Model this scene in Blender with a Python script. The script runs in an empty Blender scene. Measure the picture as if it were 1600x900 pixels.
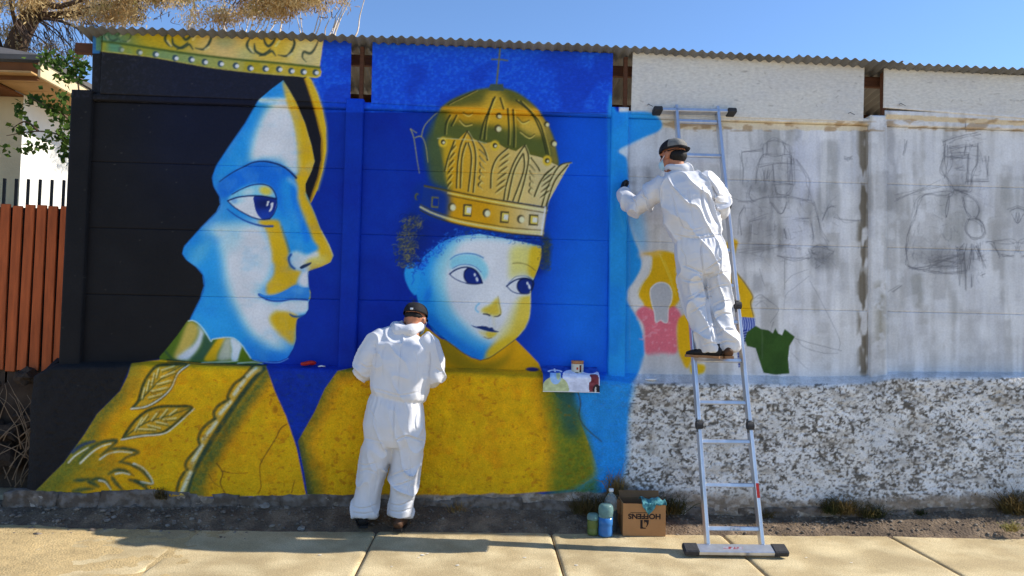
import bpy, bmesh, math, random
import numpy as np
from mathutils import Vector, Matrix
random.seed(3)
D2R = math.radians
sc = bpy.context.scene
col = sc.collection

# ---------------------------------------------------------------- camera
CAM = np.array([0.0097, -5.67, 1.55]); YAW, PITCH, ROLL, FPX = 0.0367, 0.0414, 0.0212, 1125.0
_f = np.array([math.sin(YAW) * math.cos(PITCH), math.cos(YAW) * math.cos(PITCH), math.sin(PITCH)])
_r = np.array([math.cos(YAW), -math.sin(YAW), 0.0]); _u = np.cross(_r, _f)
RIGHT = math.cos(ROLL) * _r + math.sin(ROLL) * _u; UP = -math.sin(ROLL) * _r + math.cos(ROLL) * _u; FWD = _f
cam_data = bpy.data.cameras.new('camera'); cam = bpy.data.objects.new('camera', cam_data); col.objects.link(cam)
cam.matrix_world = Matrix(((RIGHT[0], UP[0], -FWD[0], CAM[0]), (RIGHT[1], UP[1], -FWD[1], CAM[1]), (RIGHT[2], UP[2], -FWD[2], CAM[2]), (0, 0, 0, 1)))
cam_data.sensor_width = 36; cam_data.lens = FPX / 1600 * 36; cam_data.clip_start = 0.05; cam_data.clip_end = 2000
sc.camera = cam

# ---------------------------------------------------------------- sky, sun, exposure
SUN = Vector((1.30, 0.092, 1.0)).normalized()          # towards the sun: low on the right, a little behind the wall
w = bpy.data.worlds.new('World'); sc.world = w; w.use_nodes = True
nt = w.node_tree; nt.nodes.clear()
sky = nt.nodes.new('ShaderNodeTexSky'); sky.sky_type = 'NISHITA'; sky.sun_disc = False
sky.sun_elevation = math.asin(SUN.z); sky.sun_rotation = math.atan2(SUN.x, SUN.y)
sky.altitude = 1000; sky.air_density = 1.0; sky.dust_density = 0.0; sky.ozone_density = 6.0
bg = nt.nodes.new('ShaderNodeBackground'); bg.inputs['Strength'].default_value = 0.094
wo = nt.nodes.new('ShaderNodeOutputWorld'); nt.links.new(sky.outputs[0], bg.inputs[0]); nt.links.new(bg.outputs[0], wo.inputs[0])
sun_d = bpy.data.lights.new('sun', 'SUN'); sun_d.energy = 2.95; sun_d.angle = D2R(0.53); sun_d.color = (1.0, 0.93, 0.82)
sun = bpy.data.objects.new('sun', sun_d); col.objects.link(sun); sun.rotation_euler = SUN.to_track_quat('Z', 'Y').to_euler(); sun.location = (6, 4, 9)
sc.view_settings.view_transform = 'Standard'; sc.view_settings.look = 'None'; sc.view_settings.exposure = 1.25; sc.view_settings.gamma = 1.0

# ---------------------------------------------------------------- helpers
def proj(P):
    d = np.asarray(P, float) - CAM; k = d @ FWD
    return 800 + FPX * (d @ RIGHT) / k, 450 - FPX * (d @ UP) / k
def ray(px, py): return FWD + RIGHT * (px - 800) / FPX + UP * (450 - py) / FPX
def at(px, py, Y):
    d = ray(px, py); return Vector(CAM + d * ((Y - CAM[1]) / d[1]))
def atz(px, py, Z):
    d = ray(px, py); return Vector(CAM + d * ((Z - CAM[2]) / d[2]))
def tag(o, label=None, cat=None, group=None, kind=None):
    if label: o['label'] = label
    if cat: o['category'] = cat
    if group: o['group'] = group
    if kind: o['kind'] = kind
    return o
def empty(name, loc, label=None, cat=None, group=None, kind=None):
    o = bpy.data.objects.new(name, None); col.objects.link(o); o.location = loc; o.empty_display_size = .1
    return tag(o, label, cat, group, kind)
def base_of(p):
    m = Vector((0, 0, 0))
    while p: m = m + p.location; p = p.parent
    return m
def link(name, me, mat=None, parent=None, smooth=False):
    """vertices are in world space; a child's mesh is shifted into its parent's space"""
    o = bpy.data.objects.new(name, me); col.objects.link(o)
    if mat: me.materials.append(mat)
    if smooth: me.polygons.foreach_set('use_smooth', [True] * len(me.polygons))
    if parent:
        o.parent = parent; b = base_of(parent)
        if b.length: me.transform(Matrix.Translation(-b))
    return o
class MB:
    def __init__(s): s.v = []; s.f = []
    def add(s, vs, fs):
        n = len(s.v); s.v += [tuple(v) for v in vs]; s.f += [tuple(i + n for i in f) for f in fs]; return s
    def box(s, c, size, R=None, bev=0.0):
        x, y, z = [a / 2 for a in size]; c = Vector(c)
        if bev <= 0:
            vs = [Vector(p) for p in ((-x, -y, -z), (x, -y, -z), (x, y, -z), (-x, y, -z), (-x, -y, z), (x, -y, z), (x, y, z), (-x, y, z))]
            fs = [(0, 3, 2, 1), (4, 5, 6, 7), (0, 1, 5, 4), (1, 2, 6, 5), (2, 3, 7, 6), (3, 0, 4, 7)]
        else:
            bm = bmesh.new(); bmesh.ops.create_cube(bm, size=1); bmesh.ops.scale(bm, vec=(2 * x, 2 * y, 2 * z), verts=bm.verts)
            bmesh.ops.bevel(bm, geom=list(bm.edges), offset=bev, segments=1, affect='EDGES'); bm.verts.index_update()
            vs = [v.co.copy() for v in bm.verts]; fs = [[v.index for v in f.verts] for f in bm.faces]; bm.free()
        if R: vs = [R @ v for v in vs]
        return s.add([v + c for v in vs], fs)
    def beam(s, a, b, wx, wy, up=(0, 0, 1), bev=0.0):
        a, b = Vector(a), Vector(b); z = (b - a); L = z.length; z.normalize(); u = Vector(up)
        x = u.cross(z); 
        if x.length < 1e-4: x = Vector((1, 0, 0)).cross(z)
        x.normalize(); y = z.cross(x); R = Matrix((x, y, z)).transposed()
        return s.box((a + b) / 2, (wx, wy, L), R, bev)
    def tube(s, path, rad, n=8, cap=True, flat=1.0):
        P = [Vector(p) for p in path]; m = len(P); rad = rad if hasattr(rad, '__len__') else [rad] * m
        vs = []; fs = []; ref = None
        for i, p in enumerate(P):
            t = (P[min(i + 1, m - 1)] - P[max(i - 1, 0)]).normalized()
            if ref is None: ref = Vector((0, 0, 1)) if abs(t.z) < .9 else Vector((1, 0, 0))
            x = (ref - t * ref.dot(t)).normalized(); y = t.cross(x); ref = x
            for k in range(n):
                a = 2 * math.pi * k / n; vs.append(p + (x * math.cos(a) + y * math.sin(a) * flat) * rad[i])
        for i in range(m - 1):
            for k in range(n): fs.append((i * n + k, i * n + (k + 1) % n, (i + 1) * n + (k + 1) % n, (i + 1) * n + k))
        if cap: fs.append(tuple(range(n))[::-1]); fs.append(tuple((m - 1) * n + k for k in range(n)))
        return s.add(vs, fs)
    def lathe(s, c, prof, n=24, sq=None):
        c = Vector(c); vs = []; fs = []; m = len(prof)
        for r, z in prof:
            for k in range(n):
                a = 2 * math.pi * k / n; vs.append(c + Vector((r * math.cos(a), r * math.sin(a), z)))
        for i in range(m - 1):
            for k in range(n): fs.append((i * n + k, i * n + (k + 1) % n, (i + 1) * n + (k + 1) % n, (i + 1) * n + k))
        fs.append(tuple(range(n))[::-1]); fs.append(tuple((m - 1) * n + k for k in range(n)))
        return s.add(vs, fs)
    def mesh(s, name='m'):
        me = bpy.data.meshes.new(name); me.from_pydata(s.v, [], s.f); me.update(); return me
    def build(s, name, mat, parent=None, smooth=False): return link(name, s.mesh(name), mat, parent, smooth)
def fastmesh(name, V, F):
    """V (n,3) float, F (m,4) int quads"""
    me = bpy.data.meshes.new(name); V = np.ascontiguousarray(V, np.float32); F = np.ascontiguousarray(F, np.int32)
    me.vertices.add(len(V)); me.vertices.foreach_set('co', V.ravel())
    me.loops.add(F.size); me.loops.foreach_set('vertex_index', F.ravel())
    me.polygons.add(len(F)); me.polygons.foreach_set('loop_start', np.arange(0, F.size, F.shape[1], dtype=np.int32))
    me.update(calc_edges=True); me.validate(); return me
def gridfaces(nu, nv):
    i = np.arange(nu - 1)[:, None] * nv + np.arange(nv - 1)[None]; i = i.ravel()
    return np.stack([i, i + nv, i + nv + 1, i + 1], 1)
def setcol(me, C, name='paint'):
    a = me.color_attributes.new(name, 'FLOAT_COLOR', 'POINT'); q = np.ones((len(C), 4), np.float32); q[:, :3] = C; a.data.foreach_set('color', q.ravel())
def lin(c):
    c = np.asarray(c, np.float32); return np.where(c <= .04045, c / 12.92, ((c + .055) / 1.055) ** 2.4)
def srgb(r, g, b, k=1.0): return tuple(float(x) * k for x in lin(np.array([r, g, b]) / 255.0)) + (1,)

# ---------------------------------------------------------------- materials
def mat(name, colr=(.5, .5, .5, 1), rough=.8, var=.25, scale=8.0, bump=.2, bscale=60.0, metal=0, attr=None, spec=.3, col2=None, detail=5, stretch=(1, 1, 1), bdist=.01, trans=0, ior=1.45, sub=0, grain=0, gscale=220):
    m = bpy.data.materials.new(name); m.use_nodes = True; t = m.node_tree; N = t.nodes; L = t.links; b = N['Principled BSDF']
    b.inputs['Roughness'].default_value = rough; b.inputs['Metallic'].default_value = metal; b.inputs['Specular IOR Level'].default_value = spec; b.inputs['IOR'].default_value = ior
    if trans: b.inputs['Transmission Weight'].default_value = trans
    if sub: b.inputs['Subsurface Weight'].default_value = sub; b.inputs['Subsurface Radius'].default_value = (.01, .006, .004)
    tc = N.new('ShaderNodeTexCoord'); mp = N.new('ShaderNodeMapping'); mp.inputs['Scale'].default_value = stretch; L.new(tc.outputs['Object'], mp.inputs[0])
    n1 = N.new('ShaderNodeTexNoise'); n1.inputs['Scale'].default_value = scale; n1.inputs['Detail'].default_value = detail; L.new(mp.outputs[0], n1.inputs['Vector'])
    mx = N.new('ShaderNodeMix'); mx.data_type = 'RGBA'; mx.blend_type = 'MULTIPLY' if col2 is None else 'MIX'
    if col2 is None:
        rp = N.new('ShaderNodeMapRange'); rp.inputs[1].default_value = .25; rp.inputs[2].default_value = .75; rp.inputs[3].default_value = 1 - var; rp.inputs[4].default_value = 1 + var
        L.new(n1.outputs['Fac'], rp.inputs[0]); cb = N.new('ShaderNodeCombineColor'); [L.new(rp.outputs[0], cb.inputs[i]) for i in range(3)]
        mx.inputs[0].default_value = 1; L.new(cb.outputs[0], mx.inputs[7])
    else:
        rp = N.new('ShaderNodeMapRange'); rp.inputs[1].default_value = .42; rp.inputs[2].default_value = .62; L.new(n1.outputs['Fac'], rp.inputs[0]); L.new(rp.outputs[0], mx.inputs[0]); mx.inputs[7].default_value = col2
    if attr: va = N.new('ShaderNodeAttribute'); va.attribute_name = attr; L.new(va.outputs['Color'], mx.inputs[6])
    else: mx.inputs[6].default_value = colr
    fin = mx.outputs[2]
    if grain:
        n3 = N.new('ShaderNodeTexNoise'); n3.inputs['Scale'].default_value = gscale; n3.inputs['Detail'].default_value = 3; L.new(mp.outputs[0], n3.inputs['Vector']); r3 = N.new('ShaderNodeMapRange'); r3.inputs[1].default_value = .3; r3.inputs[2].default_value = .7; r3.inputs[3].default_value = 1 - grain; r3.inputs[4].default_value = 1 + grain * .7; L.new(n3.outputs['Fac'], r3.inputs[0])
        n4 = N.new('ShaderNodeTexNoise'); n4.inputs['Scale'].default_value = 1.7; n4.inputs['Detail'].default_value = 8; n4.inputs['Roughness'].default_value = .65; L.new(mp.outputs[0], n4.inputs['Vector']); r4 = N.new('ShaderNodeMapRange'); r4.inputs[1].default_value = .38; r4.inputs[2].default_value = .62; r4.inputs[3].default_value = 1 - grain * .6; r4.inputs[4].default_value = 1 + grain * .3; L.new(n4.outputs['Fac'], r4.inputs[0])
        mu = N.new('ShaderNodeMath'); mu.operation = 'MULTIPLY'; L.new(r3.outputs[0], mu.inputs[0]); L.new(r4.outputs[0], mu.inputs[1]); vm = N.new('ShaderNodeVectorMath'); vm.operation = 'SCALE'; L.new(fin, vm.inputs[0]); L.new(mu.outputs[0], vm.inputs['Scale']); fin = vm.outputs[0]
    L.new(fin, b.inputs['Base Color'])
    if bump:
        n2 = N.new('ShaderNodeTexNoise'); n2.inputs['Scale'].default_value = bscale; n2.inputs['Detail'].default_value = 6; L.new(mp.outputs[0], n2.inputs['Vector'])
        bp = N.new('ShaderNodeBump'); bp.inputs['Strength'].default_value = bump; bp.inputs['Distance'].default_value = bdist; L.new(n2.outputs['Fac'], bp.inputs['Height']); L.new(bp.outputs[0], b.inputs['Normal'])
    return m
# ---------------------------------------------------------------- the painted design (paint colours laid on the wall)
CW, CH = 1600, 900
rng = np.random.default_rng(7)
def vnoise(x, y, seed=0):
    """smooth value noise on arrays, 0..1"""
    x = np.asarray(x, np.float32); y = np.asarray(y, np.float32); fx0 = np.floor(x); fy0 = np.floor(y)
    fx = x - fx0; fy = y - fy0; fx = fx * fx * (3 - 2 * fx); fy = fy * fy * (3 - 2 * fy)
    U = np.uint32
    with np.errstate(over='ignore'):
        xa = fx0.astype(np.int32).astype(U) * U(374761393); ya = fy0.astype(np.int32).astype(U) * U(668265263) + U((seed * 982451653) & 0xffffffff)
        xb = xa + U(374761393); yb = ya + U(668265263)
        def h(p, q):
            n = p + q; n = (n ^ (n >> U(13))) * U(1274126177); n = n ^ (n >> U(16)); return (n & U(0xffff)).astype(np.float32) * np.float32(1 / 65535)
        a = h(xa, ya); b = h(xb, ya); c = h(xa, yb); d = h(xb, yb)
    a = a + (b - a) * fx; c = c + (d - c) * fx
    return a + (c - a) * fy
def fbm(x, y, oct=4, seed=0):
    s = 0; a = 0.5; t = 0
    for i in range(oct):
        s = s + a * vnoise(x * 2 ** i + 17.3 * i, y * 2 ** i - 9.1 * i, seed + i); t += a; a *= 0.5
    return s / t
def sstep(e0, e1, v):
    t = np.clip((v - e0) / (e1 - e0), 0, 1); return t * t * (3 - 2 * t)
YY, XX = np.mgrid[0:CH, 0:CW].astype(np.float32)
CAN = np.zeros((CH, CW, 3), np.float32)
def box1(a, r, ax):
    if r < 1: return a
    p = np.pad(a, [(r + 1, r) if i == ax else (0, 0) for i in range(2)], mode='edge').cumsum(ax, dtype=np.float64)
    n = a.shape[ax]
    hi = np.take(p, np.arange(2 * r + 1, 2 * r + 1 + n), ax); lo = np.take(p, np.arange(0, n), ax)
    return ((hi - lo) / (2 * r + 1)).astype(np.float32)
def blur(a, r):
    r = int(round(r * 0.6))
    if r < 1: return a
    for _ in range(3):
        a = box1(box1(a, r, 0), r, 1)
    return a
def spline(pts, closed=False, n=6):
    p = np.array(pts, float); N = len(p); out = []
    if N < 3: 
        return p
    idx = range(N if closed else N - 1)
    for i in idx:
        if closed: a, b, c, d = p[(i - 1) % N], p[i], p[(i + 1) % N], p[(i + 2) % N]
        else: a, b, c, d = p[max(i - 1, 0)], p[i], p[i + 1], p[min(i + 2, N - 1)]
        for k in range(n):
            t = k / n
            out.append(0.5 * ((2 * b) + (c - a) * t + (2 * a - 5 * b + 4 * c - d) * t * t + (3 * b - a - 3 * c + d) * t ** 3))
    if not closed: out.append(p[-1])
    return np.array(out)
def pmask(pts, feather=0, smooth=True):
    p = spline(pts, True) if smooth and len(pts) > 3 else np.array(pts, float)
    ss = 3; pad = int(feather * 2 + 3)
    x0 = int(max(0, np.floor(p[:, 0].min()) - pad)); x1 = int(min(CW, np.ceil(p[:, 0].max()) + pad))
    y0 = int(max(0, np.floor(p[:, 1].min()) - pad)); y1 = int(min(CH, np.ceil(p[:, 1].max()) + pad))
    w, h = (x1 - x0) * ss, (y1 - y0) * ss
    tog = np.zeros((h, w + 1), np.int32)
    q = (p - [x0, y0]) * ss
    for a, b in zip(q, np.roll(q, -1, 0)):
        if a[1] == b[1]: continue
        if a[1] > b[1]: a, b = b, a
        r0 = int(np.ceil(a[1] - 0.5)); r1 = int(np.ceil(b[1] - 0.5))
        r0, r1 = max(r0, 0), min(r1, h)
        if r1 <= r0: continue
        r = np.arange(r0, r1); xc = a[0] + (r + 0.5 - a[1]) / (b[1] - a[1]) * (b[0] - a[0])
        c = np.clip(np.ceil(xc - 0.5).astype(int), 0, w)
        np.add.at(tog, (r, c), 1)
    m = (np.cumsum(tog, 1)[:, :w] % 2).astype(np.float32)
    m = m.reshape(y1 - y0, ss, x1 - x0, ss).mean((1, 3))
    full = np.zeros((CH, CW), np.float32)
    if feather: m = blur(m, feather)
    full[y0:y1, x0:x1] = m
    return full
def smask(pts, w0, w1=None, feather=0.8, smooth=True, taper=False):
    p = spline(pts, False, 5) if smooth else np.array(pts, float)
    w1 = w0 if w1 is None else w1
    full = np.zeros((CH, CW), np.float32); n = len(p)
    for i in range(n - 1):
        a, b = p[i], p[i + 1]; t = (i + 0.5) / (n - 1)
        hw = 0.5 * (w0 + (w1 - w0) * t)
        if taper: hw *= max(0.15, math.sin(math.pi * min(max(t, 0.04), 0.96)) ** 0.7)
        e = hw + feather + 1
        x0 = int(max(0, min(a[0], b[0]) - e)); x1 = int(min(CW, max(a[0], b[0]) + e + 2))
        y0 = int(max(0, min(a[1], b[1]) - e)); y1 = int(min(CH, max(a[1], b[1]) + e + 2))
        if x1 <= x0 or y1 <= y0: continue
        X = XX[y0:y1, x0:x1]; Y = YY[y0:y1, x0:x1]
        d = b - a; L = d @ d + 1e-9
        u = np.clip(((X - a[0]) * d[0] + (Y - a[1]) * d[1]) / L, 0, 1)
        dist = np.hypot(X - a[0] - u * d[0], Y - a[1] - u * d[1])
        full[y0:y1, x0:x1] = np.maximum(full[y0:y1, x0:x1], np.clip((hw + feather - dist) / (2 * feather), 0, 1))
    return full
def line(pts, w0, w1, feather, colr, a):
    """a thin stroke blended only inside its own small window"""
    p = spline(pts, False, 5); e = max(w0, w1) / 2 + feather + 1; n = len(p)
    x0, x1 = int(max(0, p[:, 0].min() - e)), int(min(CW, p[:, 0].max() + e + 2)); y0, y1 = int(max(0, p[:, 1].min() - e)), int(min(CH, p[:, 1].max() + e + 2))
    if x1 <= x0 or y1 <= y0: return
    X = XX[y0:y1, x0:x1]; Y = YY[y0:y1, x0:x1]; m = np.zeros(X.shape, np.float32)
    for i in range(n - 1):
        q, b = p[i], p[i + 1]; d = b - q; L = d @ d + 1e-9; u = np.clip(((X - q[0]) * d[0] + (Y - q[1]) * d[1]) / L, 0, 1)
        np.maximum(m, np.clip(((w0 + (w1 - w0) * i / n) / 2 + feather - np.hypot(X - q[0] - u * d[0], Y - q[1] - u * d[1])) / (2 * feather), 0, 1), out=m)
    v = CAN[y0:y1, x0:x1]; v += (np.array(colr, np.float32) / 255 - v) * (m * a)[..., None]
def emask(cx, cy, rx, ry, ang=0, soft=0.5):
    c, s = math.cos(math.radians(ang)), math.sin(math.radians(ang))
    R = max(rx, ry) * (1 + soft) + 2; full = np.zeros((CH, CW), np.float32)
    x0, x1, y0, y1 = int(max(0, cx - R)), int(min(CW, cx + R + 1)), int(max(0, cy - R)), int(min(CH, cy + R + 1))
    dx = XX[y0:y1, x0:x1] - cx; dy = YY[y0:y1, x0:x1] - cy
    r = np.sqrt(((dx * c + dy * s) / rx) ** 2 + ((-dx * s + dy * c) / ry) ** 2)
    full[y0:y1, x0:x1] = 1 - sstep(1 - soft, 1 + soft, r)
    return full
def put(m, col, a=1.0, clip=None):
    rows = np.flatnonzero(m.any(1))
    if not len(rows): return
    y0, y1 = rows[0], rows[-1] + 1
    cols = np.flatnonzero(m[y0:y1].any(0)); x0, x1 = cols[0], cols[-1] + 1
    k = np.asarray(m[y0:y1, x0:x1], np.float32) * np.float32(a)
    if clip is not None: k = k * np.asarray(clip[y0:y1, x0:x1], np.float32)
    if isinstance(col, np.ndarray) and col.ndim == 3: c = col[y0:y1, x0:x1]
    else: c = np.array(col, np.float32) / np.float32(255)
    v = CAN[y0:y1, x0:x1]; v += (c - v) * k[..., None]
def T(ox, oy, s):
    return lambda pts: [(ox + x / s, oy + y / s) for x, y in pts]
ZA = T(330, 260, 6); ZB = T(380, 400, 5); ZC = T(630, 120, 3.463); ZD = T(620, 320, 5.624); ZE = T(680, 460, 6.925)
ZF = T(40, 560, 4.092); ZG = T(260, 560, 4.092); ZH = T(960, 380, 4.09); Z2 = T(300, 50, 3); Z3 = T(250, 330, 3)
Z4 = T(600, 60, 3); Z5 = T(600, 320, 3); Z6 = T(140, 30, 4.2105); ZI = T(1130, 190, 3.913); ZJ = T(1130, 380, 4.09)
ZK = T(1370, 180, 3.913); ZL = T(1370, 380, 4.09); ZM = T(250, 490, 8.889); Z7 = T(920, 150, 3); Z8 = T(920, 350, 3); ZS = T(0, 540, 2.5); ZT = T(440, 540, 2.5)
INK = (14, 28, 70); NAVY = (22, 36, 84); OLV = (52, 66, 34)

def paint_background():
    g1 = fbm(XX / 60, YY / 60, 4, 3)[..., None]; g2 = fbm(XX / 9, YY / 9, 3, 5)[..., None]
    # bare whitewashed cement on the right half
    base = np.array([184, 183, 182], np.float32) / 255 + (g1 - 0.5) * 0.10 + (g2 - 0.5) * 0.05
    CAN[:] = base
    # roller strokes: vertical bands of paler and greyer wash
    r = np.random.default_rng(11)
    for i in range(170):
        x = r.uniform(985, 1600); y = r.uniform(190, 560); w = r.uniform(14, 42); h = r.uniform(30, 130)
        c = r.choice([0, 1, 2, 3]); col = [(180, 180, 183), (170, 170, 172), (144, 142, 139), (156, 155, 154)][c]
        pts = [(x, y), (x + w, y + r.uniform(-3, 3)), (x + w + r.uniform(-3, 3), y + h), (x + r.uniform(-4, 4), y + h + r.uniform(-5, 5))]
        put(pmask(pts, 1.5, False), col, r.uniform(0.25, 0.75))
    for zz, pts, col, a in ((ZI, [(160, 35), (275, 30), (272, 160), (165, 170)], (126, 125, 122), .8), (ZI, [(440, 60), (600, 60), (580, 460), (420, 450)], (172, 174, 186), .85),
        (ZI, [(280, 40), (470, 50), (460, 120), (380, 130), (280, 170)], (116, 116, 114), .7), (ZI, [(600, 130), (715, 150), (700, 390), (590, 390)], (132, 132, 130), .8),
        (ZI, [(715, 60), (855, 60), (850, 390), (710, 390)], (164, 166, 172), .8), (ZI, [(580, 400), (720, 400), (700, 560), (600, 600)], (128, 128, 126), .75),
        (ZI, [(535, 770), (660, 770), (655, 900), (540, 900)], (96, 97, 98), .6), (ZI, [(160, 620), (370, 650), (380, 770), (170, 780)], (110, 108, 106), .75),
        (ZI, [(130, 370), (300, 375), (300, 440), (150, 420)], (96, 96, 96), .7), (ZI, [(390, 600), (525, 600), (530, 830), (385, 820)], (170, 172, 182), .7),
        (ZJ, [(560, 40), (705, 40), (700, 240), (565, 250)], (116, 116, 116), .5), (ZJ, [(180, 10), (380, 10), (380, 60), (180, 60)], (100, 100, 100), .6),
        (ZJ, [(140, 200), (240, 200), (240, 310), (150, 300)], (108, 108, 108), .7), (ZJ, [(415, 260), (560, 220), (560, 430), (410, 440)], (172, 173, 180), .6),
        (ZK, [(48, 30), (110, 30), (130, 540), (60, 540)], (122, 122, 124), .75), (ZK, [(370, 60), (480, 60), (480, 140), (360, 160)], (120, 120, 118), .7),
        (ZK, [(440, 620), (540, 600), (530, 780), (430, 770)], (120, 119, 112), .7), (ZK, [(370, 480), (440, 480), (440, 600), (370, 600)], (128, 128, 126), .7),
        (ZK, [(775, 400), (900, 400), (900, 580), (780, 590)], (128, 128, 124), .7), (ZL, [(215, 215), (295, 215), (295, 390), (235, 400)], (112, 110, 102), .7),
        (ZL, [(780, 60), (810, 60), (808, 400), (790, 400)], (120, 118, 116), .7), (ZL, [(610, 520), (700, 500), (780, 540), (770, 600), (700, 630)], (188, 188, 188), .8), (ZL, [(820, 560), (941, 440), (941, 560), (850, 610)], (188, 188, 188), .8),
        (Z7, [(185, 340), (290, 340), (290, 415), (185, 410)], (108, 106, 106), .7)):
        put(pmask(zz(pts), 4) * (.55 + .45 * sstep(.3, .6, fbm(XX / 7, YY / 40, 3, 26))), col, a * .72)
    nz = fbm(XX / 16, YY / 60, 4, 21)
    put(sstep(0.56, 0.78, nz) * (XX > 980), (124, 122, 116), .30); put(sstep(.45, .75, fbm(XX / 9, YY / 110, 3, 22)) * (XX > 980), (150, 148, 145), .34); put(sstep(.5, .8, fbm(XX / 13, YY / 140, 3, 24)) * (XX > 980), (200, 199, 198), .5)
    put(sstep(0.60, 0.74, fbm(XX / 22, YY / 26, 4, 29)) * (XX > 980), (184, 184, 184), .4)
    # brown damp streaks beside the last post
    for x, w in ((1351, 10), (1345, 7)):
        put(smask([(x, 195), (x + 1, 300), (x - 1, 400), (x + 1, 580)], w, w, 5) * sstep(0.35, 0.55, fbm(XX / 10, YY / 28, 3, 31)), (84, 76, 62), .9)
    put(smask([(1375, 450), (1376, 540)], 14, 14, 8) * sstep(.4, .6, fbm(XX / 12, YY / 12, 3, 37)), (118, 112, 96), .7)
    # top strip of bare brownish render under the boards on the right
    put(((YY > 186 + (XX - 985) * 0.014) & (YY < 200 + (XX - 985) * 0.012 + 6 * (fbm(XX / 20, YY * 0, 3, 41) - .5)) & (XX > 985) & (XX < 1356)).astype(np.float32), (190, 170, 136), .65)
    put(((YY > 178 + (XX - 1383) * 0.05) & (YY < 186 + (XX - 1383) * 0.05) & (XX > 1383)).astype(np.float32), (190, 160, 118), .8)
    put(((YY > 184) & (YY < 206) & (XX > 985)).astype(np.float32) * sstep(.52, .66, fbm(XX / 16, YY / 5, 3, 43)), (124, 98, 66), .55)
    # white primed boards above
    bd = ((XX > 980) & (YY < np.where(XX < 1365, 188 + (XX - 985) * .004, 166 + (XX - 1383) * .07))).astype(np.float32)
    put(bd, (176, 172, 164)); 
    put(bd * sstep(.55, .8, fbm(XX / 6, YY / 2.4, 3, 51)), (158, 154, 146), .35); put(bd * sstep(.62, .85, fbm(XX / 3, YY / 5, 3, 53)), (188, 186, 180), .35); put(bd * sstep(.45, .7, fbm(XX / 60, YY / 30, 3, 54)), (164, 162, 160), .4)
    for i in range(60):
        x, y = r.uniform(990, 1600), r.uniform(85, 185); a = r.uniform(0, 3.14); L = r.uniform(3, 9)
        line([(x, y), (x + L * math.cos(a), y + L * math.sin(a) * .5)], 1, 1, .6, (92, 86, 78), .5 if y < 165 else 0)
    # lower wall whitewash: white lumps with bare dark mortar pits
    low = sstep(0, 3, YY - np.interp(XX, [960, 1340, 1400, 1600], [597, 600, 589, 588]) - 4 * (fbm(XX / 15, YY * 0, 3, 60) - .5)) * (XX > 960)
    put(low, (180, 179, 177))
    put(low * sstep(.4, .75, fbm(XX / 40, YY / 30, 4, 61)), (198, 197, 195), .8)
    dens = 0.16 * (fbm(XX / 80, YY / 50, 3, 63) - .5) + 0.10 * (fbm(XX / 22, YY / 20, 2, 64) - .5) * 2
    edge = sstep(690, 800, YY) * 0.03
    pit = fbm(XX / 4.6 + 2.4 * fbm(XX / 16, YY / 16, 2, 66), YY / 3.1 + 2.4 * fbm(XX / 18, YY / 18, 2, 67), 3, 65)
    pm = sstep(0.60, 0.655, pit + dens - edge); put(pm * low, (66, 62, 56), .95)
    pm3 = sstep(.615, .66, fbm(XX / 8.5 + 2 * fbm(XX / 20, YY / 20, 2, 66), YY / 5.5, 3, 62) + dens * 1.2 - edge); put(pm3 * low * (.45 + .55 * sstep(.35, .6, pit)), (84, 79, 72), .5)
    pm2 = sstep(.62, .68, fbm(XX / 3.2, YY / 2.6, 2, 68) + dens * 1.3); put(pm2 * low, (88, 84, 77), .75)
    put(low * sstep(.58, .72, fbm(XX / 30, YY / 16, 3, 69)), (128, 120, 108), .35)
    # flood of blue and black behind the figures
    blu = np.array([0, 38, 132], np.float32) / 255 + (g1 - .5) * .05 + (g2 - .5) * .015
    m = (XX < 968).astype(np.float32); put(m, blu)
    bm = ((XX > 488) & (XX < 960) & (YY < 176)).astype(np.float32)   # fresher blue on the boards
    put(bm, (8, 62, 178)); put(bm * sstep(.45, .75, fbm(XX / 3.5, YY / 3.5, 3, 71)), (26, 88, 204), .7); put(bm * sstep(.5, .7, fbm(XX / 50, YY / 40, 2, 73)), (4, 44, 150), .6)
    put(((XX > 573) & (XX < 950) & (YY > 176) & (YY < 590)) * sstep(760, 960, XX + (YY - 400) * .12) , (14, 84, 190), .95)
    put(emask(910, 470, 45, 120, 0, .8) * (XX < 949), (18, 98, 204), .6); put(emask(900, 270, 30, 80, 0, .8) * (XX < 949), (14, 84, 196), .5)
    # sky blue over the third post and its neighbours
    sky = (28, 124, 208)
    pts = [(950, 176), (965, 175.5), (985, 175), (1005, 175), (1018, 177), (1031, 186), (1035, 197), (1028, 206), (1007, 215), (982, 227), (967, 237), (980, 250), (982, 300), (981, 337), (990, 372), (1001, 400), (1001, 425), (985, 455), (980, 470), (997, 500), (1006, 530), (1006, 562), (994, 590), (984, 605), (981, 650), (977, 690), (972, 742), (960, 760), (900, 770), (900, 600), (948, 585)]
    put(pmask(pts, 2), sky); put(pmask([(975, 330), (990, 370), (1008, 395), (1003, 330)], 9), sky, .5)
    put(((XX > 950) & (XX < 982)) * sstep(.45, .7, fbm(XX / 30, YY / 60, 2, 75)) * (YY < 585) * (YY > 175), (20, 108, 204), .6)
    put(pmask([(966, 237), (981, 229), (981, 246)], 2), (176, 190, 210))
    put(smask([(966, 236), (985, 226), (1010, 214)], 3, 1, 2), (120, 170, 220), .5)
    put(smask([(960, 300), (975, 360)], 2, 2, 3), (70, 150, 225), .4)
    # black behind the woman
    blk = np.array([21, 20, 21], np.float32) / 255 + (g1 - .5) * .03
    left = [(0, 0), (480, 0), (480, 125), (505, 200), (480, 300), (380, 420), (340, 480), (250, 562), (206, 570), (188, 612), (152, 648), (132, 680), (100, 724), (44, 782), (0, 800)]
    put(pmask(left, 1, False), blk)
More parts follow.
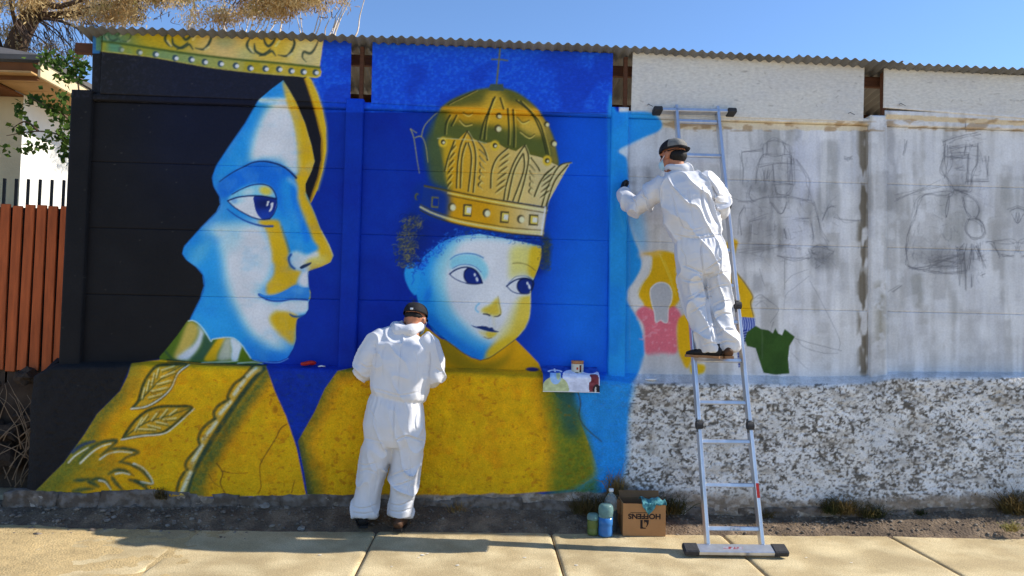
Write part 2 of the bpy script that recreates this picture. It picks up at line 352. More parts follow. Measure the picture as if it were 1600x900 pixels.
    put(((XX < 480) & (YY < 155)).astype(np.float32) * sstep(.5, .8, fbm(XX / 3, YY / 3, 3, 77)) * (XX < 480 - 0), (40, 40, 50), .6, pmask(left, 0, False))
    put(sstep(150, 300, XX) * sstep(430, 190, YY) * .6, (12, 18, 44), 1, pmask(left, 0, False))
    put(((XX > 140) & (XX < 157) & (YY < 84)).astype(np.float32), (40, 92, 140))
    for i in range(90):
        x, y = r.uniform(45, 450), r.uniform(80, 760)
        line([(x, y), (x + r.uniform(-2, 3), y + r.uniform(-1, 1))], 1, 1, .5, (120, 112, 96), .4 if x < 170 + .45 * (760 - y) * (y > 560) + (260 if y < 560 else 0) - (120 if y > 560 else 120) else 0)

def paint_woman():
    # crown strip across the first board
    strip = pmask([(158, 40), (240, 40), (510, 52), (506, 62), (500, 106), (503, 113), (501, 120), (494, 122), (425, 116), (330, 105), (235, 88.5), (150, 79), (150, 40)], 0, False)
    t = np.clip((XX - 160) / 340, 0, 1)[..., None]
    colr = (1 - t) * np.array([82, 118, 84]) + t * np.array([206, 166, 92]); colr = colr.astype(np.float32) / 255
    put(strip, colr)
    for cx, cy, rx, ry, col, a in ((215, 62, 40, 22, (110, 124, 52), .8), (262, 62, 55, 22, (172, 142, 18), .9), (330, 72, 30, 20, (206, 164, 84), .7), (365, 70, 36, 24, (212, 168, 108), .8), (425, 70, 46, 26, (206, 160, 40), .8), (480, 80, 26, 26, (214, 184, 130), .7), (352, 64, 18, 12, (110, 130, 90), .6), (385, 84, 16, 12, (150, 160, 110), .6), (480, 95, 14, 12, (150, 150, 100), .5), (175, 60, 30, 26, (62, 104, 92), .6)):
        put(emask(cx, cy, rx, ry, 0, .8), col, a, strip)
    def flower(cx, cy, s, dk):
        K = lambda pts: [(cx + x * s, cy + y * s) for x, y in pts]
        for pts, w in (([(-30, -12), (-36, 0), (-30, 10), (-24, 14)], 5), ([(-24, -2), (-22, 10), (-10, 16), (-2, 14)], 5), ([(-10, -18), (-8, -6), (-2, 2), (6, -4), (10, -16), (6, -20)], 5), ([(14, 16), (26, 18), (34, 12), (40, -2), (36, -12), (30, -14)], 5), ([(-2, 14), (4, 10), (10, 18)], 4), ([(-16, 18), (-4, 12), (2, 6)], 4)):
            put(smask(K(pts), w * s, w * s * .7, 1.2, taper=True), (38, 56, 46), dk, strip)
        for pts in ([(-32, 4), (-26, 12)], [(36, 14), (30, 18)], [(10, 2), (16, -6)]):
            put(smask(K(pts), 3 * s, 2, 1.5, False), (225, 205, 150), dk * .8, strip)
    flower(183, 55, .55, .7); flower(292, 60, .95, .95); flower(421, 70, .98, .95)
    put(smask(Z6([(1510, 130), (1480, 195), (1450, 225), (1410, 215), (1400, 250), (1425, 280)]), 5, 3, 1.2, taper=True), (44, 60, 46), .9, strip)
    up = Z6([(80, 145), (240, 166), (400, 190), (600, 220), (800, 245), (1000, 268), (1200, 285), (1400, 305), (1515, 318)])
    lo = Z6([(80, 210), (240, 228), (400, 247), (600, 283), (800, 318), (1000, 343), (1200, 362), (1400, 378), (1500, 382)])
    band = pmask([*up, (503, 113), *lo[::-1]], .5, False)
    colb = (1 - t) * np.array([74, 120, 92]) + t * np.array([196, 158, 50]); put(band, colb.astype(np.float32) / 255)
    put(band * sstep(.4, .7, fbm(XX / 26, YY / 60, 2, 83)), (150, 132, 16), .7)
    put(smask(up, 3.4, 3.4, 1.2), (58, 76, 28), .9); put(smask(lo, 1.6, 1.6, .8), (196, 176, 70), .8)
    for x, y in ((210, 200), (330, 218), (437, 230), (567, 255), (672, 265), (760, 281), (865, 293), (965, 306), (1060, 322), (1160, 326), (1250, 329), (1330, 340), (1410, 346), (1490, 350)):
        (px, py), = Z6([(x, y)]); a = min(1, .35 + (px - 180) / 120)
        put(emask(px - 1, py, 4.6, 5, 0, .25), (36, 58, 78), .9 * a); put(emask(px + 1.4, py + .6, 3, 2.8, 0, .4), (222, 222, 226), a)
    # veil edge
    out = Z2([(545, 212), (560, 225), (590, 290), (615, 370), (630, 450), (631, 560), (615, 650), (590, 740), (558, 806)])
    inn = Z2([(553, 790), (565, 750), (590, 680), (606, 600), (606, 500), (582, 400), (556, 310), (526, 220)])
    put(pmask([(443, 122), (478, 122), *inn[::-1], (484, 316), (478, 300), (470, 270), (486, 250), (478, 195), (463, 160)], .6), (20, 20, 26))
    put(pmask(out + inn, .6, False), (198, 152, 24)); put(smask(out[:-1], 3, 3, 2), (222, 186, 84), .5); put(smask(inn, 3, 2, 2), (70, 48, 18), .7)
    # face
    left = [(443, 126), (424, 140), (403, 158), (383, 193), (357, 230), (338, 259), (331.5, 278), (334, 292), (343, 308), (344, 320), (338, 332), (313, 357), (288, 385), (285, 397), (292, 407), (307, 418), (317, 430), (319, 447), (313, 467), (297, 499)]
    right = [(330, 532), (347, 529), (373, 536), (393, 561), (417, 565), (437, 565), (450, 559), (459, 544), (463, 530), (463, 510), (465, 499), (477, 492), (482, 484), (482.5, 473), (485.5, 466), (486, 457), (483, 448), (482, 434), (483, 424), (503, 417), (517, 410), (521.5, 400), (515, 383), (501, 357), (492, 333), (485, 317), (478, 300), (477.5, 288), (487, 268), (492, 253), (487, 227), (477, 193), (463, 160), (453, 142)]
    F = pmask(left + right, .5, False)
    put(F, (32, 128, 206))
    put(smask(left[3:], 8, 8, 8), (20, 98, 184), .5, F)
    W = (204, 210, 220); P = (170, 196, 224)
    put(pmask(Z2([(375, 335), (470, 340), (500, 500), (505, 640), (480, 680), (420, 615), (330, 600), (275, 605), (300, 470)]), 8), W, 1, F)
    put(pmask(Z2([(330, 310), (460, 315), (470, 325), (380, 335), (315, 330)]), 1.5), (190, 204, 216), .85, F)
    Yl = (204, 152, 22)
    put(pmask([(443, 126), (456, 142), (470, 165), (482, 195), (491, 228), (496, 253), (490, 268), (481, 287), (482, 300), (470, 300), (466, 270), (466, 235), (460, 195), (450, 165), (444, 140)], 3), Yl, 1, F)
    put(smask([(447, 136), (462, 180), (468, 230), (467, 262)], 6, 7, 4), (206, 176, 90), .55, F)
    # lid: deep blue field between brow and lid
    browl = [(343, 284), (352, 277), (366, 268), (380, 261), (395, 254), (410, 252), (425, 254), (440, 259), (452, 267), (463, 278)]
    put(pmask(browl + [(466, 300), (472, 330), (462, 350), (440, 330), (432, 312), (420, 292), (400, 288), (378, 292), (362, 305), (345, 310), (338, 296)], 3), (18, 96, 188), 1, F)
    put(pmask([(440, 280), (462, 285), (468, 320), (480, 360), (495, 395), (470, 400), (452, 390), (447, 360), (440, 330)], 7), (30, 128, 208), .9, F)
    put(pmask([(455, 290), (467, 300), (474, 330), (486, 368), (478, 380), (468, 350), (458, 320)], 4), (10, 98, 196), .7, F)
    put(smask([(452, 280), (464, 292), (468, 310)], 6, 3, 4), (170, 196, 220), .5, F)
    # cheek
    put(pmask([(352, 312), (345, 330), (322, 350), (345, 352), (375, 350), (410, 350), (420, 372), (428, 410), (418, 445), (402, 458), (425, 478), (465, 490), (440, 500), (424, 512), (440, 535), (458, 545), (430, 545), (398, 520), (368, 480), (352, 440), (345, 400), (335, 372), (322, 360)], 13), W, 1, F)
    put(emask(420, 500, 36, 30, 40, .7), W, .9, F)
    put(emask(400, 395, 26, 36, 20, .8), (186, 194, 204), .6, F); put(emask(362, 375, 16, 22, 30, .9), (120, 176, 222), .5, F); put(emask(405, 410, 8, 14, 0, .9), (160, 188, 220), .6, F)
    put(pmask([(300, 380), (330, 365), (342, 400), (345, 450), (362, 495), (395, 540), (420, 560), (380, 560), (330, 530), (298, 498), (318, 450), (312, 425), (290, 400)], 14), (36, 134, 210), .85, F)
    put(pmask([(380, 535), (410, 545), (440, 552), (460, 544), (452, 562), (420, 570), (390, 565)], 6), (28, 112, 190), .95, F)
    put(emask(312, 396, 10, 26, 35, .8), (96, 172, 222), .4, F)
    # yellow bar under the eye to the mouth
    put(pmask(ZA([(440, 512), (620, 505), (655, 560), (690, 660), (730, 800), (725, 870), (745, 900)]) + ZB([(370, 90), (440, 110), (470, 120), (440, 170), (420, 225), (380, 245), (320, 280), (260, 300), (190, 300), (185, 230), (240, 150), (245, 60)]) + ZA([(575, 900), (570, 800), (530, 640), (500, 575)]), 2.5), Yl, 1, F)
    put(smask(ZA([(660, 570), (700, 680), (735, 800)]), 2, 2.5, 2), (60, 80, 60), .6, F)
    # nose
    put(pmask(ZA([(790, 100), (850, 60), (965, 0), (960, 60), (900, 140), (885, 200), (900, 290), (940, 365), (1010, 520), (1090, 700), (1145, 810), (1140, 900), (1060, 960), (900, 990), (900, 870), (1010, 780), (960, 690), (900, 540), (840, 390), (815, 300), (820, 200)]), 2.5), Yl, 1, F)
    put(smask([(503, 362), (515, 384), (520, 398)], 2.5, 2.5, 1.5), (226, 196, 110), .7, F)
    put(pmask(ZA([(745, 830), (800, 795), (900, 830), (1000, 800), (1010, 860), (900, 900), (940, 950), (850, 980), (780, 960), (742, 900)]), 4), (196, 204, 214), .9, F)
    put(emask(493, 408, 18, 7, -12, .7), (206, 178, 80), .7, F)
    put(smask(ZA([(748, 828), (728, 860), (735, 905)]) + ZB([(378, 80), (400, 98)]), 3.5, 3, 1.4), (22, 54, 110), .95, F)
    put(pmask(ZB([(445, 90), (470, 72), (530, 52), (530, 66), (490, 92), (455, 104)]), .6), (26, 34, 54), 1, F)
    put(pmask(ZB([(430, 215), (460, 130), (505, 108), (515, 130), (516, 250), (470, 248)]), 2.5), (202, 202, 210), 1, F)
    # chin patch, lips
    put(pmask(ZB([(205, 490), (260, 430), (340, 410), (440, 480), (420, 560), (415, 640), (395, 700), (330, 650), (260, 590)]), 5), Yl, 1, F)
    put(pmask(ZB([(265, 420), (300, 370), (370, 345), (512, 348), (515, 420), (490, 450), (430, 455), (370, 440)]), 4), (200, 206, 214), .9, F)
    lip = pmask(ZB([(120, 298), (135, 295), (180, 310), (250, 305), (330, 272), (390, 238), (415, 232), (460, 248), (515, 252), (532, 290), (525, 330), (500, 345), (440, 340), (370, 340), (300, 352), (230, 352), (180, 340), (140, 318)]), .7)
    put(lip, (38, 112, 184), 1, F); put(emask(466, 453, 12, 6, 0, .8), (70, 140, 204), .7, lip * F); put(smask(ZB([(180, 340), (230, 352), (300, 352), (370, 340), (440, 340), (505, 344)]), 2.2, 2.2, .9), (16, 42, 110), .9, F)
    put(smask(ZB([(120, 298), (130, 315), (180, 340)]), 2, 2, .8), (16, 42, 110), .8, F); put(smask(ZB([(522, 270), (528, 300), (518, 335)]), 2.4, 2, 1), (176, 150, 40), .9, F)
    put(smask(ZB([(360, 452), (390, 470), (430, 474), (485, 455)]), 4.4, 2, .9, taper=True), (30, 70, 110), 1, F)
    put(F * sstep(.45, .8, fbm(XX / 18, YY / 26, 4, 141)), (120, 170, 214), .16); put(F * sstep(.5, .8, fbm(XX / 30, YY / 14, 4, 142)), (24, 96, 176), .14)
    # brow, eye
    put(smask(browl, 1.2, 3.2, .7), INK, .9, F)
    eye = pmask(ZA([(155, 325), (215, 300), (300, 282), (410, 275), (520, 285), (608, 305), (615, 370), (590, 440), (548, 492), (480, 498), (400, 482), (310, 440), (220, 385)]), .6)
    put(pmask(ZA([(200, 265), (280, 215), (380, 178), (480, 168), (550, 190), (590, 240), (610, 300), (520, 285), (400, 275), (260, 285), (160, 315)]), 1.5), (120, 178, 216), .9, F)
    put(emask(415, 298, 10, 7, 15, .6), (200, 172, 56), .95, F); put(emask(388, 300, 9, 5, -15, .8), (190, 206, 220), .6, F)
    put(eye, (198, 208, 220), 1, F); put(emask(368, 314, 14, 6, -10, .8), (130, 180, 222), .7, eye); put(emask(366, 314, 5, 4, 0, .6), (100, 140, 190), .7, eye)
    iris = pmask(ZA([(415, 278), (605, 302), (612, 370), (590, 440), (545, 495), (480, 495), (430, 440), (408, 360)]), .6)
    put(iris, (18, 40, 116), 1, eye); put(emask(414, 338, 14, 9, 0, .8), (24, 60, 150), .7, iris * eye); put(emask(412, 318, 12, 7, 0, .8), (14, 26, 74), .8, iris * eye)
    put(pmask(ZA([(530, 330), (548, 328), (535, 370), (520, 378)]), .6, False), (228, 232, 238)); put(pmask(ZA([(562, 352), (585, 345), (575, 400), (550, 428), (548, 412), (562, 390)]), .6), (228, 232, 238))
    put(smask(ZA([(155, 322), (230, 295), (300, 282), (410, 275), (520, 285), (610, 305)]), 2, 2.6, .7), INK, 1, F); put(smask(ZA([(155, 325), (220, 385), (310, 440), (400, 482), (480, 498), (548, 492)]), 1.8, 2, .7), INK, .95, F)
    put(smask(ZA([(610, 300), (615, 370), (590, 440), (545, 495)]), 1.4, 1.6, .7), INK, .9, F)
    put(smask(ZA([(195, 262), (280, 215), (380, 176), (480, 168), (550, 190), (595, 245), (612, 300)]), 1.4, 2, .7), INK, .95, F)
    put(smask(ZA([(150, 400), (230, 460), (320, 510), (420, 545), (500, 560), (575, 560)]), 1.5, 3.6, .8), (20, 60, 124), .95, F)
    put(smask(left[2:], 1.2, 1.2, .8), (12, 24, 60), .5); put(smask(right[4:20], 1.2, 1.2, .8), (8, 20, 80), .5)
    put(smask([(393, 562), (417, 566), (437, 566), (450, 560)], 1.6, 1.2, .7), (120, 176, 226), .8)
    # collar
    C = pmask(ZM([(0, 600), (75, 520), (250, 300), (385, 105), (450, 98), (520, 135), (600, 230), (700, 375), (730, 360), (830, 340), (930, 330), (1030, 345), (1130, 430), (1200, 530), (1290, 650), (1450, 690), (1300, 715), (600, 700), (0, 690)]), .5, False)
    put(C, (74, 96, 24))
    for pts, col, f in ((ZM([(380, 140), (480, 130), (540, 220), (480, 400), (300, 620), (190, 610), (280, 400)]), (176, 152, 70), 3), (ZM([(520, 150), (600, 240), (620, 320), (560, 460), (420, 640), (230, 630), (330, 540), (480, 420), (550, 260)]), (192, 198, 208), 3),
        (ZM([(620, 290), (720, 380), (760, 440), (640, 640), (420, 650), (560, 490)]), (48, 78, 54), 2.5), (ZM([(820, 350), (910, 345), (860, 450), (800, 560), (780, 650), (620, 655), (690, 520)]), (198, 148, 16), 2), (ZM([(910, 345), (990, 350), (1000, 500), (990, 640), (800, 650), (860, 460)]), (160, 162, 140), 2.5),
        (ZM([(985, 350), (1060, 370), (1140, 460), (1090, 640), (1000, 650), (1005, 500)]), (186, 204, 226), 2), (ZM([(1150, 480), (1240, 620), (1240, 655), (1100, 655)]), (74, 96, 12), 1.5)):
        put(pmask(pts, f), col, 1, C)
    put(smask(ZM([(395, 102), (460, 98), (540, 145), (620, 240), (705, 380), (730, 358), (830, 340), (930, 332), (1030, 345), (1130, 430), (1200, 530), (1260, 620)]), 1.8, 1.6, .8), (190, 214, 222), .85)
    put(smask(ZM([(100, 640), (300, 660), (600, 690), (900, 700), (1300, 715), (1480, 712)]), 2.6, 2.2, .8), (30, 48, 30), .95); put(smask(ZM([(580, 680), (900, 672), (1080, 655)]), 1.6, 1.2, .7), (190, 200, 190), .8); put(smask(ZM([(1080, 690), (1300, 675), (1430, 700)]), 2, 1, .8), (190, 200, 200), .8)
    put(smask(ZM([(80, 530), (160, 620), (220, 650)]), 3, 2, 2), (40, 66, 44), .9)

def paint_robes():
    Yl = np.array([222, 146, 3], np.float32) / 255 + (fbm(XX / 30, YY / 30, 4, 91)[..., None] - .5) * .06
    robe = pmask([(206, 568), (250, 563), (330, 569), (416, 572), (430, 612), (448, 652), (464, 700), (479, 775), (44, 780), (52, 772), (100, 724), (132, 680), (152, 648), (188, 612), (200, 588)], .8, False)
    put(robe, Yl)
    grn = (62, 84, 40); rough = .55 + .45 * sstep(.3, .7, fbm(XX / 2.6, YY / 2.6, 2, 95))
    put(smask([(203, 575), (190, 612), (158, 648), (138, 682), (108, 724), (60, 772)], 26, 40, 12) * (.45 + .55 * rough), grn, .75, robe)
    put(pmask([(44, 778), (120, 700), (190, 720), (140, 772)], 16) * (.5 + .5 * rough), (90, 100, 30), .6, robe)
    put(emask(215, 590, 20, 20, 0, .8), (150, 130, 30), .6, robe)
    # two leaves
    for body, edge, mid, veins in ((ZF([(680, 320), (720, 270), (740, 200), (770, 130), (830, 55), (900, 40), (1030, 40), (970, 100), (930, 190), (860, 260), (770, 310)]), ZF([(675, 322), (770, 308), (860, 258), (930, 190), (975, 95), (1045, 40)]), ZF([(690, 310), (780, 220), (880, 120), (1000, 45)]),
            [[(745, 255), (760, 190)], [(775, 205), (790, 140)], [(805, 170), (822, 95)], [(835, 120), (850, 65)], [(785, 250), (870, 225)], [(800, 210), (905, 185)], [(840, 165), (930, 140)], [(865, 120), (950, 85)], [(870, 75), (950, 48)]]),
        (ZF([(620, 515), (680, 420), (760, 345), (850, 310), (960, 305), (1064, 312), (1010, 370), (930, 440), (860, 480), (740, 495)]), ZF([(612, 520), (740, 496), (880, 482), (960, 430), (1064, 335), (1080, 325)]), ZF([(630, 505), (760, 415), (900, 370), (1055, 318)]),
            [[(700, 460), (745, 380)], [(735, 420), (780, 360)], [(805, 395), (850, 335)], [(860, 380), (905, 325)], [(920, 360), (965, 325)], [(720, 450), (830, 455)], [(780, 425), (860, 445)], [(830, 405), (910, 420)], [(880, 390), (960, 382)]])):
        b = pmask(body, .6); put(b * (.4 + .6 * rough), (150, 128, 40), .7); put(smask(list(body) + [body[0]], 4.6, 4.6, 1.4) * (.6 + .4 * rough), (42, 54, 28), .95); put(smask(mid, 2.4, 1.6, 1), (64, 74, 36), .9)
        for v in veins:
            put(smask([(v[0][0], v[0][1]), (v[1][0], v[1][1])] if False else ZF(v), 3, 1.6, .9, False), (204, 188, 132), .85)
            q = ZF([(v[0][0] + 6, v[0][1] + 12), (v[1][0] + 6, v[1][1] + 12)]); put(smask(q, 1.8, 1, .9, False), (64, 74, 36), .8)
        put(smask(edge, 2.4, 2, .8), (208, 203, 180), .92)
    # flourish of curled plumes
    for dk, wt in (([(300, 600), (360, 555), (440, 530)], [(275, 665), (320, 620), (400, 570)]), ([(340, 660), (400, 590), (480, 540), (580, 525), (540, 570), (500, 600)], [(350, 670), (420, 605), (480, 565), (545, 545)]),
        ([(480, 620), (540, 585), (620, 575), (700, 590), (715, 605), (650, 630), (600, 665)], [(475, 645), (530, 610), (600, 596), (680, 602)]), ([(600, 660), (680, 680), (750, 720), (800, 780), (815, 805)], [(690, 672), (750, 700), (800, 760), (815, 800)]),
        ([(530, 740), (580, 715), (640, 720), (690, 750)], [(575, 738), (620, 732), (665, 742)]), ([(660, 775), (720, 790), (800, 810)], [(735, 790), (770, 795), (805, 802)]), ([(400, 790), (450, 770), (510, 785), (545, 830)], [(470, 780), (510, 792), (545, 840)]),
        ([(550, 755), (580, 800), (630, 850)], []), ([(700, 780), (760, 820), (800, 860)], []), ([(300, 850), (360, 838), (440, 832)], []), ([(400, 790), (430, 800), (470, 820)], []), ([(310, 780), (360, 778), (410, 770)], [])):
        put(smask(ZF(dk), 7, 5, 2.2, taper=True) * (.55 + .45 * rough), (46, 66, 46), .95, robe)
        if wt: put(smask(ZF(wt), 3.2, 2, 1), (200, 198, 178), .9, robe)
    put(smask(ZF([(300, 600), (360, 555), (440, 530)]), 5, 3, 1.5), (34, 50, 110), .6)
    # lace edging: scalloped white strip with deep green beside it
    diag = [(412, 574), (395, 588), (375, 615), (350, 650), (325, 690), (300, 735), (290, 770)]
    put(smask([(417, 582), (405, 602), (382, 632), (358, 668), (335, 705), (312, 745), (305, 775)], 18, 30, 10) * (.5 + .5 * rough), (58, 80, 40), .9, robe)
    put(smask([(412, 576), (395, 594), (372, 625), (347, 662), (322, 702), (300, 742), (291, 772)], 7, 9, 2) * (.7 + .3 * rough), (34, 56, 44), .95, robe)
    put(smask([(405, 576), (385, 590), (368, 614), (345, 645), (322, 682), (300, 725), (285, 770)], 9, 10, 2), (176, 148, 70), .8, robe)
    for pts in ([(395, 572), (380, 590), (366, 600), (356, 618), (358, 624)], [(354, 626), (341, 634), (334, 645), (336, 654)], [(334, 655), (318, 668), (310, 684), (313, 696)], [(312, 698), (298, 712), (290, 724), (292, 734)], [(288, 738), (280, 752), (276, 768)]):
        put(smask(pts, 5, 5, 1.4) * (.6 + .4 * rough), (58, 66, 34), .95, robe)
    for a, b in (((400, 575), (386, 588)), ((382, 594), (366, 616)), ((360, 628), (344, 646)), ((338, 660), (318, 686)), ((316, 696), (300, 722)), ((298, 738), (284, 768))):
        put(smask([a, b], 5.4, 4.4, 2, False), (204, 196, 166), .9, robe)
    put(smask([(262, 565), (330, 570), (414, 571)], 1.8, 1.8, .8), (52, 60, 30), .9)
    put(emask(430, 640, 4, 6, 0, .5), (130, 88, 8), .7, robe)
    # child's robe: shoulders on the panels, broad front on the base wall
    kid = pmask([(560, 573), (590, 560), (640, 545), (662, 508), (690, 530), (740, 545), (803, 528), (825, 550), (842, 568), (847, 580), (870, 620), (900, 640), (938, 740), (900, 765), (800, 773), (640, 776), (481, 776), (476, 740), (466, 690), (492, 644), (508, 608), (528, 580)], .8, False)
    put(kid, Yl)
    put(((YY > 500) & (YY < 582)) * sstep(470, 560, YY) * kid, (156, 124, 10), .45)
    put(pmask([(690, 520), (745, 566), (790, 556), (806, 530), (790, 570), (740, 580), (690, 560)], 7), (110, 98, 12), .7, kid)
    put(smask([(560, 575), (525, 585), (506, 612), (488, 648), (468, 692), (480, 740), (486, 775)], 24, 44, 12) * (.45 + .55 * rough), (70, 84, 30), .75, kid)
    put(smask([(466, 690), (476, 740), (482, 774)], 10, 16, 5), (44, 62, 44), .7, kid)
    m = pmask([(846, 590), (905, 620), (930, 700), (945, 742), (930, 780), (860, 780), (862, 700), (850, 640)], 16)
    put(m * (.6 + .4 * rough), (74, 98, 28), .9, (YY > 586).astype(np.float32)); put(pmask([(870, 605), (905, 610), (905, 680), (880, 670)], 10), (34, 74, 70), .8, (YY > 586).astype(np.float32))
    put(pmask([(905, 600), (985, 592), (981, 650), (975, 742), (940, 765), (925, 690), (910, 650)], 7), (30, 122, 204), 1, (YY > 586).astype(np.float32))
    put(smask([(940, 735), (900, 764), (860, 774)], 6, 3, 5), (60, 130, 160), .6)
    put(emask(832, 577, 10, 3.2, 2, .25), (30, 34, 92))
    # speckle of unpainted pits and grime over the rough render
    pit = fbm(XX / 6.5, YY / 4.6, 3, 65); lowm = (YY > 584) * (XX < 985)
    put(sstep(.70, .77, pit + .16 * (fbm(XX / 40, YY / 40, 2, 97) - .5)) * lowm * np.clip(robe + kid, .25, 1) * (XX > 230), (116, 84, 12), .5)
    put(sstep(.60, .75, fbm(XX / 22, YY / 22, 4, 98)) * lowm * (robe + kid), (170, 112, 8), .28)
    # hairline cracks
    for pts, w in ((ZG([(770, 420), (730, 450), (700, 510), (650, 590), (600, 680), (600, 760), (605, 820), (590, 860)]), 1.5), (ZG([(320, 670), (350, 710), (360, 740), (345, 800), (380, 870)]), 2), (ZG([(350, 720), (440, 735), (520, 730)]), 1), (ZG([(270, 740), (300, 790), (340, 820)]), 1), (ZG([(820, 780), (800, 860)]), 1.2), ([(903, 612), (907, 630), (905, 650), (915, 668), (940, 690)], 1.6)):
        put(smask(pts, w, w * .7, .7), (62, 48, 18), .85)

def paint_child():
    # hair mass
    hair = pmask([(640, 345), (665, 335), (720, 350), (790, 365), (848, 368), (858, 385), (854, 410), (840, 430), (800, 380), (720, 370), (670, 400), (650, 430), (640, 420), (632, 400), (630, 370)], 5)
    put(hair, (4, 34, 118), .95); put(emask(648, 372, 20, 42, 10, .7), (6, 30, 100), .9); put(emask(638, 380, 9, 36, 8, .8), (50, 54, 56), .6); put(emask(853, 392, 7, 24, 0, .8), (40, 50, 50), .8); put(smask([(668, 398), (690, 378), (722, 362), (780, 368), (846, 382)], 12, 8, 4), (6, 40, 120), .8)
    K = ZE([(1035, 0), (1035, 130), (1020, 260), (970, 370), (890, 470), (800, 540), (690, 620), (590, 685), (490, 712), (400, 690), (310, 635), (200, 550), (100, 480), (0, 420)])
    F = pmask([(654, 420), (662, 402), (688, 380), (712, 370), (750, 366), (800, 375), (846, 385), (847, 400), (843, 415), (834, 438), (830, 450)] + K + [(666, 500), (655, 478), (650, 455)], .6, False)
    put(F, (28, 126, 206))
    W = (204, 210, 218)
    put(pmask([(722, 372), (770, 368), (820, 378), (840, 400), (825, 440), (826, 490), (800, 540), (750, 530), (725, 510), (705, 490), (690, 460), (682, 430), (692, 400)], 13), W, 1, F)
    put(pmask([(676, 430), (690, 400), (715, 378), (700, 430), (700, 470), (720, 515), (750, 545), (735, 555), (700, 520), (678, 480)], 9), (96, 176, 226), .5, F)
    Yl = (202, 158, 26)
    put(pmask([(800, 384), (846, 386), (846, 410), (838, 436), (815, 430), (796, 440), (795, 420)], 8), (196, 178, 82), .85, F); put(pmask([(830, 388), (848, 388), (846, 412), (836, 436), (826, 426)], 4), Yl, .9, F)
    put(pmask([(832, 460), (830, 500), (822, 520), (805, 532), (780, 550), (762, 560), (765, 545), (795, 520), (808, 490), (815, 466)], 5), Yl, .95, F)
    put(pmask([(806, 470), (832, 456), (832, 500), (800, 535), (775, 550), (778, 520), (790, 505)], 10), (204, 170, 70), .7, F)
    put(pmask([(764, 548), (790, 530), (815, 525), (790, 548), (765, 562), (755, 563)], 4), Yl, .8, F)
    put(pmask([(662, 480), (680, 500), (712, 525), (745, 545), (757, 556), (750, 566), (735, 562), (700, 535), (665, 505)], 8), (16, 100, 190), .9, F)
    put(pmask([(650, 430), (668, 440), (678, 480), (665, 490), (652, 470)], 6), (30, 130, 208), .8, F)
    put(emask(668, 462, 5, 12, 15, .8), (14, 90, 176), .5, F)
    # eye sockets
    put(pmask(ZD([(480, 480), (560, 435), (640, 430), (720, 450), (790, 520), (810, 600), (770, 670), (740, 660), (690, 570), (620, 540), (560, 545), (500, 570), (470, 560)]), 4), (112, 176, 222), .9, F)
    for e, ir, gl, crease in ((ZD([(465, 608), (510, 575), (570, 552), (630, 550), (690, 575), (730, 630), (750, 688), (700, 698), (620, 692), (540, 665), (490, 635)]), ZD([(600, 580), (640, 552), (690, 575), (730, 630), (745, 690), (690, 697), (630, 690), (596, 650), (590, 610)]), [(685, 615, 9, 14), (705, 655, 10, 20)], ZD([(490, 560), (550, 530), (620, 525), (690, 545), (740, 590)])),
                 (ZD([(965, 715), (1010, 680), (1060, 655), (1130, 645), (1180, 660), (1202, 690), (1190, 740), (1160, 780), (1090, 782), (1020, 765)]), ZD([(1075, 670), (1110, 650), (1170, 656), (1202, 690), (1190, 745), (1150, 780), (1095, 778), (1062, 740), (1060, 700)]), [(1148, 690, 9, 14), (1165, 720, 10, 22)], ZD([(980, 690), (1040, 635), (1100, 625), (1160, 635), (1205, 670)]))):
        put(smask(e + [e[0]], 5, 5, 3), (206, 212, 220), .8, F)
        E = pmask(e, .5); put(E, (202, 212, 226)); I = pmask(ir, .5); put(I, (18, 38, 106), 1, E); put(smask(ir + [ir[0]], 2, 2, 1), (8, 14, 44), .8, E)
        for gx, gy, rx, ry in gl:
            (px, py), = ZD([(gx, gy)]); put(emask(px, py, rx / 5.6, ry / 5.6, -15, .5), (220, 228, 240), .9)
        n = len(e) // 2 + 2
        put(smask(e[:7], 2.2, 2.6, .7), INK); put(smask(e[6:] + [e[0]], 1.6, 1.4, .6), INK, .9); put(smask(crease, 1, 1.2, .7), (36, 56, 100), .7)
    put(smask(ZD([(470, 480), (520, 445), (600, 428), (690, 435), (760, 465)]), 1.2, 2, .8), (40, 90, 140), .8); put(smask(ZD([(1020, 515), (1090, 512), (1160, 535), (1220, 580)]), 1.2, 1.2, .7), (90, 84, 40), .85)
    # nose
    put(pmask(ZE([(520, 150), (600, 110), (680, 30), (700, 120), (715, 200), (690, 235), (620, 238), (540, 210), (490, 190)]), 2.5), (196, 160, 44), .95, F); put(smask(ZE([(680, 20), (690, 90), (712, 190), (700, 225)]), .8, 1.6, .8), (110, 92, 20), .8)
    put(smask(ZE([(520, 212), (560, 215), (590, 228)]), 1.4, 2.6, .7), (26, 30, 50)); put(smask(ZE([(640, 240), (680, 236), (700, 222)]), 1.2, 2, .7), (30, 30, 44), .9); put(smask(ZE([(475, 100), (445, 130), (440, 165), (465, 190)]), 2, 2, 1.6), (70, 140, 205), .9)
    put(smask(ZE([(600, 240), (590, 300)]), 2, 2, 2.5), (150, 180, 214), .6, F); put(smask(ZE([(630, 255), (640, 330)]), 4, 5, 4), (206, 184, 110), .5, F)
    # mouth
    put(pmask(ZE([(460, 395), (560, 400), (680, 410), (640, 460), (580, 478), (520, 455)]), 2.5), (198, 178, 110), .9, F); put(pmask(ZE([(560, 410), (670, 415), (630, 465), (575, 470)]), 2), (204, 162, 40), .8, F)
